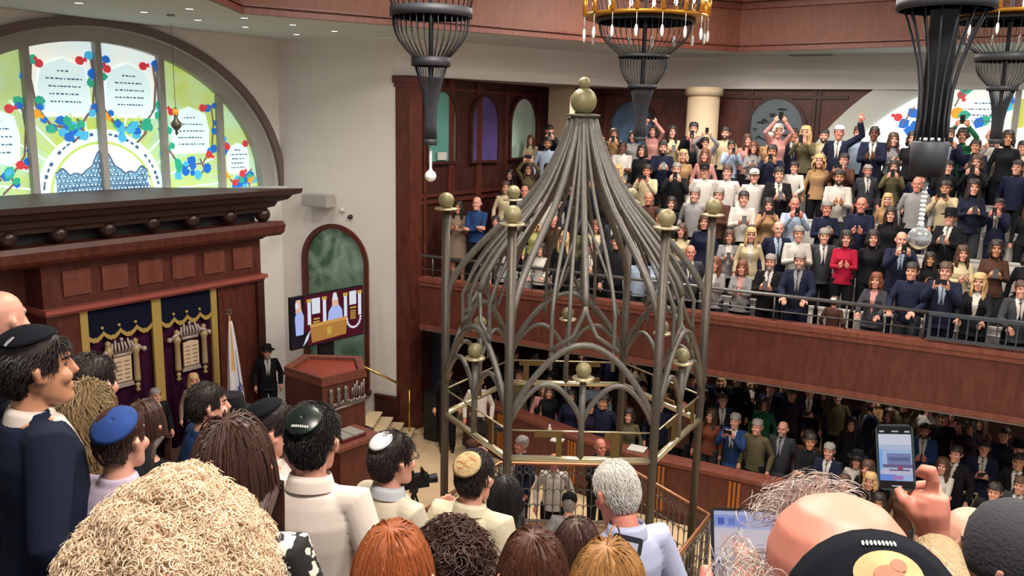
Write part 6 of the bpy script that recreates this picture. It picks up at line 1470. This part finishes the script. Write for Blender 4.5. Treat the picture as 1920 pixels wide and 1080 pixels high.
for u, v, lab in ((1808, 950, 'gilt lattice-back chair beside the woman with folded arms'), (1838, 990, 'gilt lattice-back chair left of the seated dark suit')):
    p = PZ(u, v, .7)
    if ch0 is None:
        ch0 = o = thing('banquet_chair', lab, 'chair', (p.x, p.y, 0), -.4)
        m = MB(); m.box((0, 0, .45), (.4, .4, .04)); m.build('seat', GILT, o, local=True)
        for x in (-.18, .18):
            for y, h in ((-.18, .44), (.18, .9)): m = MB(); m.tube([V((x, y, 0)), V((x, y, h))], .014, 8); m.build('leg', GILT, o, local=True)
        m = MB()
        for z in (.58, .88): m.tube([V((-.18, .18, z)), V((.18, .18, z))], .012, 6)
        for k in range(4): m.tube([V((-.18+.09*k, .18, .58)), V((-.09+.09*k, .18, .88))], .008, 5); m.tube([V((-.09+.09*k, .18, .58)), V((-.18+.09*k, .18, .88))], .008, 5)
        m.build('lattice_back', GILT, o, local=True)
    else: o = copy_tree(ch0); o.location = (p.x, p.y, 0); o['label'] = lab
label_people()
# ------------------------------------------------------------ light
w = bpy.data.worlds.new('world'); SC.world = w; w.use_nodes = True
w.node_tree.nodes['Background'].inputs[0].default_value = (*lin('ece9e8'), 1); w.node_tree.nodes['Background'].inputs[1].default_value = .45
def light(kind, name, loc, power, size=1, col='fff4e8', aim=None, **k):
    l = bpy.data.lights.new(name, kind); l.energy = power; l.color = lin(col)
    if kind == 'AREA': l.shape = 'DISK'; l.size = size
    elif kind in ('POINT', 'SPOT'): l.shadow_soft_size = size
    for a, b in k.items(): setattr(l, a, b)
    o = bpy.data.objects.new(name, l); COL.objects.link(o); o.location = loc
    d = (V(aim)-V(loc)) if aim is not None else V((0, 0, -1)); o.rotation_euler = d.to_track_quat('-Z', 'Y').to_euler(); return o
for k, (x, y) in enumerate(((0, 6), (5.5, 6), (0, 11.5), (5.5, 11.5), (3, 15), (0.5, 1), (5, 1))):
    light('AREA', 'drum_fill_light', (x, y, 9.5), 330, 1.6)  # unseen area lights added under the drum ceiling to light the hall
for k, (u, v) in enumerate(((148, 5), (371, 37), (549, 46), (700, 73))):
    light('SPOT', 'downlight', PZ(u, v, CEIL)-ZZ*.03, 160, .06, spot_size=2.2, spot_blend=.8)
for q in (1.5, 4.5, 7.5, 10.5): light('SPOT', 'recess_lamp', bq(q, 3.8 if q > 3 else 4.8, CEIL-.1 if q > 3 else RECZ-.05), 190, .1, spot_size=2.6, spot_blend=.8)
for q in (2.5, 5.5, 8.5, 11): light('SPOT', 'under_lamp', bq(q, 2.6, 2.4), 30, .05, spot_size=2.7, spot_blend=.7)
SC.view_settings.view_transform = 'Standard'; SC.view_settings.look = 'None'; SC.view_settings.gamma = 1; SC.view_settings.use_curve_mapping = False
SC.view_settings.exposure = 0.0
